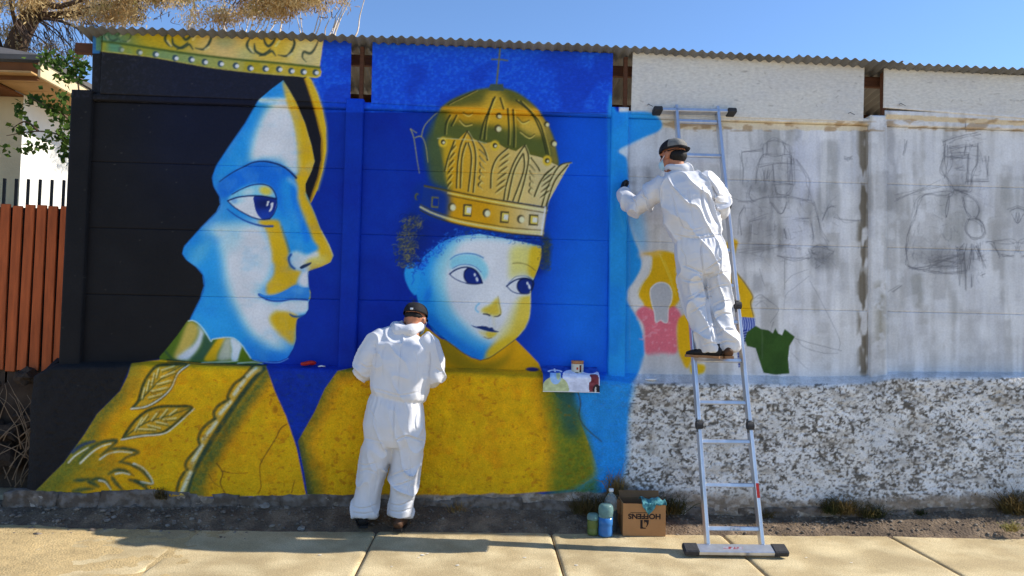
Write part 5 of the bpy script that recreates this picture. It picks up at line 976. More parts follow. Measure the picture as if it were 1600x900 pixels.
for cx, cy, sx, sy, n in ((75, 92, 12, 7, 60), (105, 98, 14, 8, 70), (128, 104, 8, 5, 36), (110, 120, 10, 7, 44), (60, 155, 9, 7, 34), (78, 162, 8, 6, 26), (34, 168, 7, 6, 26), (92, 175, 9, 7, 30), (32, 200, 12, 6, 34), (62, 226, 9, 5, 28), (86, 212, 10, 7, 36), (100, 222, 6, 8, 34), (103, 190, 6, 12, 40), (104, 240, 4, 6, 16), (34, 232, 6, 4, 12), (8, 232, 6, 3, 12), (52, 198, 6, 3, 8), (96, 150, 9, 7, 24)):
    for i in range(n): Q.append(P3(g.normal(cx, sx), g.normal(cy, sy), g.normal(1.05, .10)))
Q = np.array([tuple(q) for q in Q]); V, F = leafcloud(Q, .060, .052, .5, 21, .12); o = link('foliage', fastmesh('foliage', V, F), M_GREEN, vine); tag(o, kind='stuff')

# ---------------------------------------------------------------- weeds and dry grass along the wall foot
def weed(px, py, Y, h, wd, n, m, label, seed, lean=.5, cat='weed', grp=None, name='weed'):
    g = random.Random(seed); c = at(px, py, Y); mb = MB()
    for i in range(n):
        a = g.uniform(0, 6.28); rr = wd * math.sqrt(g.random()); p0 = Vector((c.x + rr * math.cos(a), c.y + rr * .45 * math.sin(a), c.z - .01)); hh = h * g.uniform(.35, 1.1); d = Vector((g.gauss(0, lean), g.gauss(0, lean * .5), 1)).normalized(); s = d.cross(Vector((g.uniform(-1, 1), g.uniform(-1, 1), 0))).normalized() * .0022 * g.uniform(.6, 1.6)
        p1 = p0 + d * hh * .55; p2 = p0 + d * hh + Vector((g.gauss(0, .25), g.gauss(0, .15), -abs(g.gauss(0, .2)))) * hh
        mb.add([p0 - s, p0 + s, p1 + s * .8, p1 - s * .8, p2], [(0, 1, 2, 3), (3, 2, 4)])
        for k in range(3):
            q = p0.lerp(p2, g.uniform(.3, 1)); e = Vector((g.gauss(0, 1), g.gauss(0, 1), g.gauss(.2, .6))).normalized() * g.uniform(.008, .022); f = e.cross(Vector((0, 0, 1))).normalized() * .004 if abs(e.z) < .99 else Vector((.004, 0, 0)); mb.add([q, q + e * .5 + f, q + e, q + e * .5 - f], [(0, 1, 2, 3)])
    o = mb.build(name, m); tag(o, label, cat, grp); return o
GW = 'weeds along the foot of the wall'
weed(925, 800, -.20, .20, .16, 260, M_WEED, 'dark bushy weed against the blue paint behind the bottles', 1, .5, grp=GW)
weed(962, 770, -.16, .24, .07, 90, M_STRAW, 'rusty dry grass tuft above the cardboard box by the blue paint edge', 2, .35, grp=GW)
weed(1040, 800, -.19, .20, .15, 240, M_WEED, 'dark weed clump between the cardboard box and the ladder', 3, .5, grp=GW)
weed(1312, 800, -.18, .18, .14, 300, M_WEED, 'wide dark green weed clump on the mottled wall foot right of the ladder', 4, .6, grp=GW)
weed(1362, 806, -.18, .13, .10, 150, M_WEED, 'smaller dark weed just right of the wide clump', 5, .6, grp=GW)
weed(1440, 806, -.17, .09, .03, 50, M_WEED, 'little weed sprig with a pale stalk on the wall foot', 6, .4, grp=GW)
weed(1590, 800, -.20, .24, .14, 280, M_WEED, 'tall dark weed clump at the right edge of the photo', 7, .5, grp=GW)
weed(1580, 828, -.42, .10, .05, 70, M_DRYG, 'sunlit pale green seedling on the dirt bank at the right edge', 8, .7, grp=GW)
weed(252, 778, -.17, .10, .05, 60, M_WEED, 'thin dark grass stalks in front of the gold robe near the lace', 9, .2, grp=GW)
weed(52, 842, -.52, .07, .10, 130, M_STRAW, 'sunlit straw tuft on the sand at the far left', 10, .9, grp=GW)
weed(715, 800, -.20, .12, .07, 40, M_STRAW, 'sparse dry stalks under the gold paint right of the standing painter', 11, .5, grp=GW)
weed(1200, 806, -.19, .07, .08, 50, M_WEED, 'low weed wisps behind the right foot of the ladder', 12, .6, grp=GW)
# straw litter lying on the dirt
mb = MB(); g = random.Random(31)
for i in range(900):
    X = g.uniform(-3.6, 4.4); Y = g.uniform(-.60, -.16) if g.random() < .7 else g.uniform(-.55, -.40); z = float(verge_z(np.array(X), np.array(Y))); z = max(z, .002) + .006; a = g.uniform(0, 6.28); L = g.uniform(.01, .05); d = Vector((math.cos(a), math.sin(a) * .6, g.uniform(-.1, .1))) * L; s = Vector((-math.sin(a), math.cos(a), 0)) * .0012
    mb.add([Vector((X, Y, z)) - s, Vector((X, Y, z)) + s, Vector((X, Y, z + .003)) + d + s, Vector((X, Y, z + .003)) + d - s], [(0, 1, 2, 3)])
tag(mb.build('straw_litter', M_STRAW), 'bits of straw strewn over the dirt strip', 'straw', kind='stuff')
for (px, py, Y, s, lab) in ((178, 806, -.30, .022, 'flat pale stone in the dirt below the gold robe, left one of a pair'), (168, 816, -.34, .026, 'larger pale stone in the dirt below the gold robe'), (262, 826, -.38, .02, 'pale stone near the shadow edge below the lace strip'), (414, 775, -.15, .05, 'broken grey chunk under the crack in the gold robe'), (470, 828, -.40, .035, 'grey stone in shade left of the standing painter'), (1058, 832, -.42, .012, 'white pebble on the pavement edge by the ladder rail')):
    m_ = stone_mesh(int(px), 2); m_.materials.append(M_STONE); c = at(px, py, Y); z = float(verge_z(np.array(c.x), np.array(c.y)))
    o = bpy.data.objects.new('stone', m_); col.objects.link(o); o.scale = (s * 1.3, s, s * .8); o.location = (c.x, c.y, max(z, 0) + s * .2); o.rotation_euler = (0, 0, px); tag(o, lab, 'stone', 'loose stones in the dirt strip')
# ---------------------------------------------------------------- the two painters
M_SUIT = mat('white_coverall_fabric', srgb(212, 212, 215), .5, .06, 6, .25, 90, bdist=.003, spec=.35)
M_SKIN = mat('skin', srgb(176, 118, 88), .6, .12, 20, .1, 200, spec=.35, sub=.1)
M_CAP = mat('black_cap_cloth', srgb(34, 33, 35), .85, .3, 30, .3, 120)
M_CAPG = mat('grey_mesh_cloth', srgb(120, 118, 112), .85, .2, 60, .4, 220)
M_SHOE = mat('brown_shoe', srgb(84, 58, 40), .6, .3, 20, .3, 80); M_SHOED = mat('black_shoe', srgb(28, 27, 28), .6, .3, 20, .3, 80)
M_MASK = mat('pale_blue_mask', srgb(176, 210, 220), .8, .05, 20, .1, 80); M_SOLE = mat('tan_sole', srgb(150, 112, 78), .8, .2, 20, .2, 60)
M_GLOVE = mat('black_glove', srgb(22, 22, 24), .55, .2, 20, .2, 80); M_HAIR = mat('black_hair', srgb(24, 20, 18), .6, .3, 60, .4, 200); M_WHITE = mat('white_plastic', srgb(226, 226, 224), .45, .05, 10, .0)
M_EYE = mat('eye_dark', srgb(30, 22, 18), .3, .05, 10, 0)
def vnoise3(P, seed=0):
    P = np.asarray(P); i = np.floor(P).astype(np.int64); f = P - i; f = f * f * (3 - 2 * f)
    def h(a, b, c):
        n = (a * 374761393 + b * 668265263 + c * 1442695041 + seed * 982451653) & 0x7fffffff; n = ((n ^ (n >> 13)) * 1274126177) & 0x7fffffff; return ((n ^ (n >> 16)) & 0xffff) / 65535.0
    r = 0
    for dx in (0, 1):
        for dy in (0, 1):
            for dz in (0, 1):
                r = r + h(i[:, 0] + dx, i[:, 1] + dy, i[:, 2] + dz) * (f[:, 0] if dx else 1 - f[:, 0]) * (f[:, 1] if dy else 1 - f[:, 1]) * (f[:, 2] if dz else 1 - f[:, 2])
    return r
def rig_loft(mb, secs, n=20):
    """secs: (centre, half width, half depth); rings stand across the path"""
    P = [Vector(s[0]) for s in secs]; m = len(P); vs = []; fs = []
    for i, s in enumerate(secs):
        t = (P[min(i + 1, m - 1)] - P[max(i - 1, 0)]).normalized(); x = Vector((1, 0, 0)); x = x - t * x.dot(t)
        if x.length < .25: x = Vector((0, 1, 0)) - t * t.y
        x.normalize(); y = t.cross(x)
        for k in range(n):
            a = 2 * math.pi * k / n; vs.append(P[i] + x * math.cos(a) * s[1] + y * math.sin(a) * s[2])
    for i in range(m - 1):
        for k in range(n): fs.append((i * n + k, i * n + (k + 1) % n, (i + 1) * n + (k + 1) % n, (i + 1) * n + k))
    fs.append(tuple(range(n))[::-1]); fs.append(tuple((m - 1) * n + k for k in range(n))); mb.add(vs, fs)
def ball(mb, c, r, R=None, n=14):
    c = Vector(c); vs = []; fs = []; h = n // 2 + 2
    for i in range(h):
        th = math.pi * i / (h - 1) * .98 + .01 * math.pi
        for k in range(n):
            a = 2 * math.pi * k / n; v = Vector((r[0] * math.sin(th) * math.cos(a), r[1] * math.sin(th) * math.sin(a), r[2] * math.cos(th))); vs.append(c + (R @ v if R else v))
    for i in range(h - 1):
        for k in range(n): fs.append((i * n + k, (i + 1) * n + k, (i + 1) * n + (k + 1) % n, i * n + (k + 1) % n))
    fs.append(tuple(range(n))); fs.append(tuple((h - 1) * n + k for k in range(n))[::-1]); mb.add(vs, fs)
def fuse(mb, voxel=.011, smooth=6, sub=0):
    o = bpy.data.objects.new('tmp', mb.mesh('tmp')); col.objects.link(o)
    m = o.modifiers.new('r', 'REMESH'); m.mode = 'VOXEL'; m.voxel_size = voxel
    if smooth: s = o.modifiers.new('s', 'SMOOTH'); s.factor = .5; s.iterations = smooth
    if sub: q = o.modifiers.new('q', 'SUBSURF'); q.levels = sub; q.render_levels = sub
    dg = bpy.context.evaluated_depsgraph_get(); me = bpy.data.meshes.new_from_object(o.evaluated_get(dg)); bpy.data.objects.remove(o); return me
def cloth(me, joints, pleats=None, seed=1, base=.0035):
    n = len(me.vertices); V = np.empty(n * 3); me.vertices.foreach_get('co', V); V = V.reshape(-1, 3); N = np.empty(n * 3); me.vertices.foreach_get('normal', N); N = N.reshape(-1, 3)
    A = np.full(n, base); 
    for c, rad, amp in joints: A += amp * np.exp(-((V - np.array(c)) ** 2).sum(1) / rad ** 2)
    wp = np.stack([vnoise3(V * 4, seed + 1), vnoise3(V * 4, seed + 2), vnoise3(V * 4, seed + 3)], 1) * .10
    q = (V + wp)
    r1 = 1 - np.abs(2 * vnoise3(q * (10, 10, 5.5) + q[:, [2]] * (4, 0, 0), seed + 4) - 1); r2 = 1 - np.abs(2 * vnoise3(q * (24, 24, 30), seed + 5) - 1); r3 = vnoise3(q * (7, 7, 4), seed + 6)
    d = A * ((r1 ** 7 - .12) * 2.6 + (r2 ** 2 - .35) * .28) + .012 * (r3 - .5)
    if pleats:
        for (c, h, amp, freq) in pleats:
            ang = np.arctan2(V[:, 1] - c[1], V[:, 0] - c[0]); k = np.exp(-((V[:, 2] - c[2]) / h) ** 2); d += amp * k * (np.sin(ang * freq + 3 * vnoise3(V * 6, seed)) )
    V += N * d[:, None]; me.vertices.foreach_set('co', V.ravel()); me.update(); return me
def crease(me, lines):
    """press folds and seams into the cloth along drawn lines: (points, half width px, depth m)"""
    n = len(me.vertices); V = np.empty(n * 3); me.vertices.foreach_get('co', V); V = V.reshape(-1, 3); N = np.empty(n * 3); me.vertices.foreach_get('normal', N); N = N.reshape(-1, 3)
    x, y = proj(V); view = CAM - V; face = np.clip((N * view).sum(1) / np.linalg.norm(view, axis=1) * 2.5, 0, 1); d = np.zeros(n)
    for pts, w_, dep in lines:
        p = spline(pts, False, 4); best = np.full(n, 1e9); tt = np.zeros(n)
        for i in range(len(p) - 1):
            a, b = p[i], p[i + 1]; q = b - a; L = q @ q + 1e-9; u = np.clip(((x - a[0]) * q[0] + (y - a[1]) * q[1]) / L, 0, 1); s = (x - a[0]) * q[1] - (y - a[1]) * q[0]; ds = np.hypot(x - a[0] - u * q[0], y - a[1] - u * q[1]); m_ = ds < np.abs(best); best[m_] = (ds * np.sign(s))[m_]; tt[m_] = ((i + u) / (len(p) - 1))[m_]
        env = np.clip(np.minimum(tt, 1 - tt) * 5, 0, 1); k = best / (w_ * .75)
        d += dep * env * (-np.exp(-k ** 2) + .45 * np.exp(-((k - 1.5) / .8) ** 2)) * .85
    V += N * (d * face)[:, None]; me.vertices.foreach_set('co', V.ravel()); me.update(); return me
def hand(mb, wrist, fdir, nrm, side, curl=.6, fat=1.0):
    """palm, four bent fingers of unequal length, thumb leaving the side of the palm"""
    w_ = Vector(wrist); f = Vector(fdir).normalized(); nrm = Vector(nrm); nrm = (nrm - f * nrm.dot(f)).normalized(); s = f.cross(nrm) * side
    rig = [(w_ - f * .01, .026, .018), (w_ + f * .03, .036, .016), (w_ + f * .07, .040, .015), (w_ + f * .088, .038, .013)]
    for i, c in enumerate(rig): pass
    P = []; n = 14; vs = []; fs = []
    for c, a, b in rig:
        for k in range(n): t = 2 * math.pi * k / n; vs.append(c + s * math.cos(t) * a * fat + nrm * math.sin(t) * b * fat)
    for i in range(len(rig) - 1):
        for k in range(n): fs.append((i * n + k, i * n + (k + 1) % n, (i + 1) * n + (k + 1) % n, (i + 1) * n + k))
    fs.append(tuple(range(n))[::-1]); fs.append(tuple((len(rig) - 1) * n + k for k in range(n))); mb.add(vs, fs)
    for off, L in ((.030, .072), (.010, .080), (-.010, .075), (-.029, .058)):
        p = w_ + f * .082 + s * off; d = f.copy(); path = [p]; 
        for j, q in enumerate((.45, .32, .23)):
            a = curl * (.55 + .5 * j); d2 = (f * math.cos(a) + nrm * math.sin(a)); p = p + d2 * L * q; path.append(p); 
        mb.tube(path, [.0095 * fat, .009 * fat, .0082 * fat, .007 * fat], 8)
    p = w_ + f * .025 + s * .032; mb.tube([p, p + s * .028 + f * .022 + nrm * .008, p + s * .034 + f * .048 + nrm * .022, p + s * .028 + f * .066 + nrm * .034], [.012 * fat, .0105 * fat, .0095 * fat, .008 * fat], 8)
def head_parts(mb, c, R):
    c = Vector(c); g = lambda x, y, z: c + R @ Vector((x, y, z))
    ball(mb, g(0, -.012, .025), (.074, .094, .098), R); ball(mb, g(0, .030, -.050), (.055, .060, .062), R); ball(mb, g(0, .060, -.085), (.030, .030, .026), R)
    ball(mb, g(0, .098, -.012), (.013, .020, .028), R); ball(mb, g(0, .104, -.030), (.017, .014, .011), R); ball(mb, g(0, .086, -.060), (.024, .012, .010), R)
    ball(mb, g(0, .080, .022), (.052, .018, .012), R)
    for s in (-1, 1): ball(mb, g(s * .077, -.005, -.008), (.010, .022, .032), R)
    mb.tube([g(0, -.020, -.04), g(0, -.030, -.11), g(0, -.045, -.17)], [.058, .056, .062], 16)
def cap(par, c, R, m, flip, m2=None):
    c = Vector(c); g = lambda x, y, z: c + R @ Vector((x, y, z)); fl = -1 if flip else 1
    n = 36; rows = 12; vs = []; fs = []; cc = []
    for i in range(rows + 1):
        th = math.pi / 2 * i / rows; z = .030 + .092 * math.cos(th * .98) - .004 * (i == rows); k = math.sin(th) ** .8
        for j in range(n):
            a = 2 * math.pi * j / n; bulge = 1 + .03 * math.cos(a * 6); vs.append(g(.092 * k * math.cos(a) * bulge, -.010 + .110 * k * math.sin(a) * bulge, z - .0))
    for i in range(rows):
        for j in range(n): fs.append((i * n + j, (i + 1) * n + j, (i + 1) * n + (j + 1) % n, i * n + (j + 1) % n))
    fs.append(tuple(range(n)))
    mb = MB(); mb.add(vs, fs); me = mb.mesh('cap'); me.materials.append(m)
    if m2: 
        me.materials.append(m2)
        for p in me.polygons:
            l = R.transposed() @ (Vector(p.center) - c)
            if l.y * fl > .02 and l.z > .05: p.material_index = 1
    sd = bpy.data.objects.new('tmp', me); o = link('cap', me, None, par, True); bpy.data.objects.remove(sd); md = o.modifiers.new('solid', 'SOLIDIFY'); md.thickness = .003
    # brim: curved plate
    vs = []; fs = []; nu, nv = 15, 7
    for t in (0, .004):
        for i in range(nu):
            a = math.pi * (i / (nu - 1)); 
            for j in range(nv):
                q = j / (nv - 1); x = .080 * math.cos(a) * (1 + .02 * q); y0 = .088 * math.sin(a) - .012; y = y0 + q * .072 * math.sin(a) ** .6; vs.append(g(x, fl * y, .030 - .10 * x * x / .08 * 1.0 - .006 * q - t))
    N = nu * nv
    for b in (0, 1):
        for i in range(nu - 1):
            for j in range(nv - 1): k = b * N + i * nv + j; f = (k, k + 1, k + nv + 1, k + nv); fs.append(f if b else f[::-1])
    for i in range(nu - 1): k = i * nv + nv - 1; fs.append((k, k + nv, N + k + nv, N + k))
    MB().add(vs, fs).build('brim', m, o, True); return o
def shoe(par, ankle, yaw, m, L=.28, sole=None, hgt=.09):
    a = Vector(ankle); R = Matrix.Rotation(yaw, 3, 'Z'); g = lambda x, y, z: a + R @ Vector((x, y, z)); mb = MB()
    rig_loft(mb, [(g(0, -.085, .035), .018, .028), (g(0, -.075, .040), .033, .036), (g(0, -.03, .046), .037, .044), (g(0, .03, .045), .037, .044), (g(0, .09, .032), .044, .030), (g(0, .145, .026), .043, .024), (g(0, .18, .022), .028, .017)]); rig_loft(mb, [(g(0, -.03, .04), .036, .042), (g(0, -.035, .085), .036, .042), (g(0, -.036, .105), .038, .044)])
    me = fuse(mb, .008, 3); o = link('shoe', me, m, par, True)
    mb = MB(); out = [(-.030, -.088), (.030, -.088), (.040, -.03), (.040, .03), (.049, .09), (.046, .15), (.026, .185), (-.026, .185), (-.046, .15), (-.047, .09), (-.038, .03), (-.038, -.03)]
    n = len(out); mb.add([g(x, y, z) for z in (0, .018) for x, y in out], [tuple(range(n))[::-1], tuple(range(n, 2 * n))] + [(i, (i + 1) % n, n + (i + 1) % n, n + i) for i in range(n)]); mb.build('sole', sole or M_SOLE, o); return o
def mpp(Y): return (Y - CAM[1]) / FPX
def sec(px, py, Y, hw, dp): k = mpp(Y) * .965; return (at(px, py, Y), hw * k, dp * k)
def thin(secs, f): return [(s[0], s[1] * f, s[2] * f) for s in secs]

# ---- painter standing on the ground, back to us
def painter_ground():
    Yt = -.37; per_loc = at(596, 826, -.40)
    torso = [sec(640, 515, -.33, 14, 14), sec(637, 520, -.34, 26, 17), sec(632, 528, -.35, 43, 22), sec(629, 543, -.36, 50, 29), sec(627, 565, -.37, 48, 33), sec(626, 590, -.375, 46, 32), sec(624, 606, -.375, 46, 32), sec(622, 616, -.375, 46, 32), sec(620, 622, -.375, 41, 28), sec(619, 630, -.375, 44, 30), sec(618, 645, -.38, 47, 32), sec(617, 664, -.385, 49, 33), sec(617, 682, -.38, 49, 32), sec(616, 694, -.375, 45, 28)]
    armL = [sec(602, 524, -.355, 15, 17), sec(590, 534, -.36, 19, 20), sec(577, 556, -.37, 18, 19), sec(569, 574, -.37, 16, 17), sec(570, 582, -.33, 14, 15), sec(580, 582, -.26, 11, 12), sec(588, 580, -.22, 10, 11)]
    armR = [sec(660, 528, -.355, 15, 17), sec(671, 540, -.36, 18, 19), sec(680, 565, -.365, 17, 18), sec(680, 586, -.37, 16, 17), sec(676, 592, -.33, 14, 15), sec(664, 590, -.26, 11, 12), sec(656, 587, -.22, 10, 11)]
    legL = [sec(596, 684, -.38, 25, 26), sec(589, 706, -.38, 25, 26), sec(583, 728, -.38, 22, 24), sec(578, 752, -.385, 20, 22), sec(573, 776, -.39, 19.5, 21), sec(569, 796, -.395, 21, 22), sec(568, 806, -.395, 20, 21)]
    legR = [sec(640, 684, -.38, 25, 26), sec(637, 708, -.38, 25, 26), sec(633, 730, -.385, 22.5, 25), sec(631, 750, -.40, 22, 24), sec(629, 776, -.405, 20, 22), sec(626, 796, -.405, 19.5, 21), sec(625, 806, -.405, 18.5, 20)]
    hc = at(649, 499, -.29); R = (Matrix.Rotation(-.30, 3, 'Z') @ Matrix.Rotation(-.30, 3, 'X'))
    mb = MB(); head_parts(mb, hc, R)
    for s_ in (torso, armL, armR, legL, legR): rig_loft(mb, thin(s_, .66))
    hand(mb, at(591, 578, -.215), (.5, .6, .25), (.3, -.5, -.6), -1, .7); hand(mb, at(652, 585, -.215), (-.45, .6, .3), (-.3, -.5, -.6), 1, .8)
    body = link('person', fuse(mb, .0065, 2), M_SKIN, None, True)
    tag(body, 'person in white hooded coveralls standing at the gold robe, back turned, wearing a dark cap', 'person', 'painters in white coveralls')
    mb = MB(); [rig_loft(mb, s_, 28) for s_ in (torso, armL, armR, legL, legR)]
    J = lambda px, py, Y, r, a: (tuple(at(px, py, Y)), r, a)
    me = cloth(fuse(mb, .0095, 5, 1), [J(568, 576, -.37, .10, .007), J(682, 586, -.37, .10, .007), J(616, 694, -.42, .09, .009), J(570, 800, -.40, .10, .008), J(626, 798, -.41, .10, .009), J(582, 735, -.42, .10, .006), J(632, 752, -.45, .12, .008), J(590, 545, -.40, .10, .005), J(672, 545, -.40, .10, .005)], [(tuple(at(620, 629, -.375)), .035, .0024, 26), (tuple(at(622, 616, -.375)), .02, .002, 21)], 3, .0040)
    crease(me, [([(628, 532), (624, 570), (622, 618)], 1.6, .006), ([(616, 630), (615, 660), (614, 692)], 1.8, .010), ([(616, 690), (634, 682), (650, 686), (665, 690)], 2.2, .012), ([(600, 692), (585, 688), (568, 684)], 2.2, .005), ([(586, 538), (588, 556), (584, 584)], 1.8, .010), ([(671, 548), (672, 566), (669, 588)], 1.8, .010), ([(556, 724), (572, 727), (590, 722)], 2, .008), ([(560, 738), (574, 734), (592, 742)], 2, .006), ([(610, 745), (626, 738), (648, 730)], 2.2, .008), ([(612, 760), (630, 756), (650, 748)], 2.2, .009), ([(548, 790), (566, 795), (590, 788)], 2, .008), ([(550, 800), (568, 803), (588, 799)], 1.8, .007), ([(606, 786), (624, 790), (648, 780)], 2, .009), ([(606, 797), (624, 800), (644, 794)], 1.8, .008), ([(575, 640), (584, 652), (588, 676)], 2, .005), ([(655, 636), (648, 655), (650, 674)], 2, .005), ([(600, 540), (596, 560), (598, 590)], 2.2, .005), ([(648, 548), (652, 570), (650, 598)], 2.2, .005), ([(563, 568), (572, 574), (584, 572)], 2, .007), ([(680, 574), (688, 580), (694, 578)], 2, .007), ([(580, 710), (590, 740), (584, 775)], 2.4, .005), ([(640, 712), (640, 740), (634, 780)], 2.4, .006), ([(582, 608), (600, 612), (625, 618), (655, 612)], 2, .006)])
    suit = link('coverall', me, M_SUIT, body, True)
    # elastic waist seam and back seam
    # hood rolled on the collar
    n = 40; vs = []; fs = []; ctr = at(637, 509.5, -.325); k = mpp(-.33)
    for i in range(n):
        a = 2 * math.pi * i / n; ca, sa = math.cos(a), math.sin(a); c = ctr + Vector((ca * 18.5 * k, sa * .095, -.02 * sa * -1 + .008 * ca - .012)); rr = (.033 - .014 * sa) * (1 + .10 * math.sin(5 * a + 1))
        for j in range(14):
            b = 2 * math.pi * j / 14; vs.append(c + Vector((ca, sa, 0)) * math.cos(b) * rr * .85 + Vector((0, 0, 1)) * math.sin(b) * rr * 1.0)
    for i in range(n):
        for j in range(14): fs.append((i * 14 + j, i * 14 + (j + 1) % 14, ((i + 1) % n) * 14 + (j + 1) % 14, ((i + 1) % n) * 14 + j))
    mb = MB().add(vs, [f[::-1] for f in fs]); me = cloth(fuse(mb, .007, 3, 1), [(tuple(ctr), .2, .006)], None, 9, .004); link('hood', me, M_SUIT, suit, True)
    c = cap(body, hc, R, M_CAP, False); MB().box(hc + R @ Vector((.01, -.118, .045)), (.022, .004, .014), R, .001).build('buckle', M_WHITE, c)
    g = lambda x, y, z: hc + R @ Vector((x, y, z)); mb = MB(); ball(mb, g(0, -.036, .012), (.071, .075, .042), R); link('hair', fuse(mb, .008, 2), M_HAIR, body, True)
    mb = MB(); mb.tube([g(.078, -.03, .0), g(.080, .03, -.015), g(.05, .085, -.03)], .0035, 6); mb.build('mask_strap', M_WHITE, body, True)
    mb = MB(); ball(mb, g(0, .075, -.055), (.05, .048, .045), R); link('face_mask', fuse(mb, .008, 2), M_MASK, body, True)
    for sx in (-1, 1): mb = MB(); ball(mb, g(sx * .031, .078, .008), (.012, .010, .009), R, 10); mb.build('eye', M_EYE, body, True)
    zl = float(at(567, 818, -.40).z); shoe(body, (at(566, 812, -.385).x, -.375, max(.035, zl - .02)), .25, M_SHOED, sole=M_SHOED); shoe(body, (at(625, 818, -.395).x, -.395, max(.02, zl - .04)), -.12, M_SHOE, sole=M_SHOED)
painter_ground()

# ---- painter up on the ladder, reaching out to the left
def painter_ladder():
    torso = [sec(1060, 268, -.44, 13, 13), sec(1061, 273, -.45, 24, 17), sec(1063, 281, -.46, 38, 22), sec(1067, 295, -.48, 44, 28), sec(1072, 316, -.50, 43, 31), sec(1078, 338, -.52, 43, 31), sec(1086, 356, -.53, 42, 31), sec(1090, 366, -.54, 41, 30), sec(1091, 372, -.54, 38, 28), sec(1093, 384, -.55, 40, 31), sec(1096, 400, -.56, 41, 33), sec(1098, 414, -.56, 41, 32), sec(1099, 424, -.55, 38, 28)]
    armL = [sec(1040, 284, -.45, 16, 18), sec(1026, 298, -.43, 18, 19), sec(1008, 313, -.39, 17, 18), sec(995, 322, -.34, 15.5, 17), sec(984, 316, -.27, 14, 15), sec(974, 306, -.20, 12, 12), sec(972, 301, -.16, 10.5, 10.5)]
    armR = [sec(1092, 278, -.46, 16, 18), sec(1108, 292, -.47, 17, 19), sec(1121, 312, -.47, 16, 18), sec(1127, 328, -.45, 14.5, 16), sec(1124, 334, -.39, 12.5, 14), sec(1121, 332, -.33, 11, 12)]
    legL = [sec(1082, 414, -.56, 23, 25), sec(1080, 436, -.55, 22.5, 25), sec(1084, 462, -.54, 19.5, 23), sec(1092, 490, -.58, 18, 21), sec(1102, 518, -.62, 17, 20), sec(1109, 540, -.64, 17, 19), sec(1111, 551, -.645, 15.5, 18)]
    legR = [sec(1115, 414, -.56, 23, 25), sec(1119, 436, -.55, 22, 25), sec(1122, 462, -.55, 20, 23), sec(1126, 490, -.58, 18.5, 22), sec(1131, 516, -.61, 17.5, 20), sec(1134, 538, -.63, 17.5, 19), sec(1135, 549, -.635, 16, 18)]
    hc = at(1051, 243, -.42); R = (Matrix.Rotation(.66, 3, 'Z') @ Matrix.Rotation(-.12, 3, 'X'))
    hw = at(973, 300, -.15); hd = Vector((.10, .55, .55)); hn = Vector((.9, -.3, -.3))
    rw = at(1120, 331, -.33)
    mb = MB(); head_parts(mb, hc, R)
    for s_ in (torso, armL, armR, legL, legR): rig_loft(mb, thin(s_, .66))
    hand(mb, hw, hd, hn, 1, .75, .9); hand(mb, rw, (-.1, .9, .2), (-.9, 0, 0), 1, 1.1)
    body = link('person', fuse(mb, .0065, 2), M_SKIN, None, True)
    tag(body, 'person in white coveralls up on the ladder, cap turned backwards, painting with a gloved hand', 'person', 'painters in white coveralls')
    mb = MB(); [rig_loft(mb, s_, 28) for s_ in (torso, armL, armR, legL, legR)]
    J = lambda px, py, Y, r, a: (tuple(at(px, py, Y)), r, a)
    me = cloth(fuse(mb, .0095, 5, 1), [J(995, 322, -.36, .12, .008), J(1127, 326, -.47, .12, .010), J(1099, 426, -.60, .12, .012), J(1110, 540, -.66, .12, .009), J(1134, 536, -.66, .12, .010), J(1084, 470, -.58, .12, .007), J(1124, 480, -.60, .14, .009), J(1030, 295, -.46, .10, .007), J(1106, 300, -.50, .14, .008), J(1075, 330, -.56, .22, .004)], [(tuple(at(1092, 377, -.545)), .035, .0026, 24), (tuple(at(1089, 366, -.54)), .02, .002, 20)], 23, .0045)
    crease(me, [([(1096, 378), (1096, 400), (1100, 428)], 1.8, .014), ([(1100, 426), (1104, 460), (1108, 500), (1116, 540)], 2.2, .016), ([(1101, 428), (1086, 422), (1066, 414)], 2.2, .012), ([(1100, 436), (1084, 440), (1064, 436)], 2.4, .010), ([(1102, 424), (1116, 414), (1132, 402)], 2.2, .013), ([(1104, 436), (1120, 430), (1138, 424)], 2.2, .011), ([(1106, 456), (1122, 448), (1140, 446)], 2.2, .008), ([(1072, 470), (1088, 462), (1102, 452)], 2.2, .010), ([(1078, 490), (1092, 482), (1106, 474)], 2.2, .009), ([(1112, 480), (1126, 472), (1142, 470)], 2, .010), ([(1116, 500), (1130, 490), (1144, 492)], 2, .010), ([(1092, 520), (1106, 512), (1118, 510)], 2, .008), ([(1120, 522), (1134, 514), (1148, 516)], 2, .010), ([(1098, 540), (1110, 536), (1122, 538)], 1.8, .008), ([(1122, 540), (1134, 534), (1150, 536)], 1.8, .010), ([(1048, 300), (1056, 330), (1068, 360)], 2.4, .008), ([(1074, 292), (1078, 320), (1084, 352)], 2.2, .007), ([(1096, 290), (1098, 320), (1110, 352)], 2.4, .013), ([(1104, 300), (1112, 330), (1122, 350)], 2.2, .012), ([(1030, 290), (1034, 306), (1030, 322)], 2, .009), ([(1000, 304), (1010, 314), (1012, 330)], 2, .009), ([(984, 306), (992, 316), (996, 334)], 2, .008), ([(1110, 290), (1120, 304), (1130, 306)], 2, .010), ([(1112, 308), (1124, 318), (1138, 318)], 2, .011), ([(1052, 366), (1080, 372), (1110, 370), (1132, 364)], 2, .010), ([(1060, 352), (1080, 360), (1100, 356)], 2, .006), ([(1062, 388), (1070, 402), (1070, 420)], 2.2, .007), ([(1122, 380), (1118, 396), (1126, 412)], 2, .010)])
    suit = link('coverall', me, M_SUIT, body, True)
    n = 40; vs = []; fs = []; ctr = at(1060, 266, -.43)
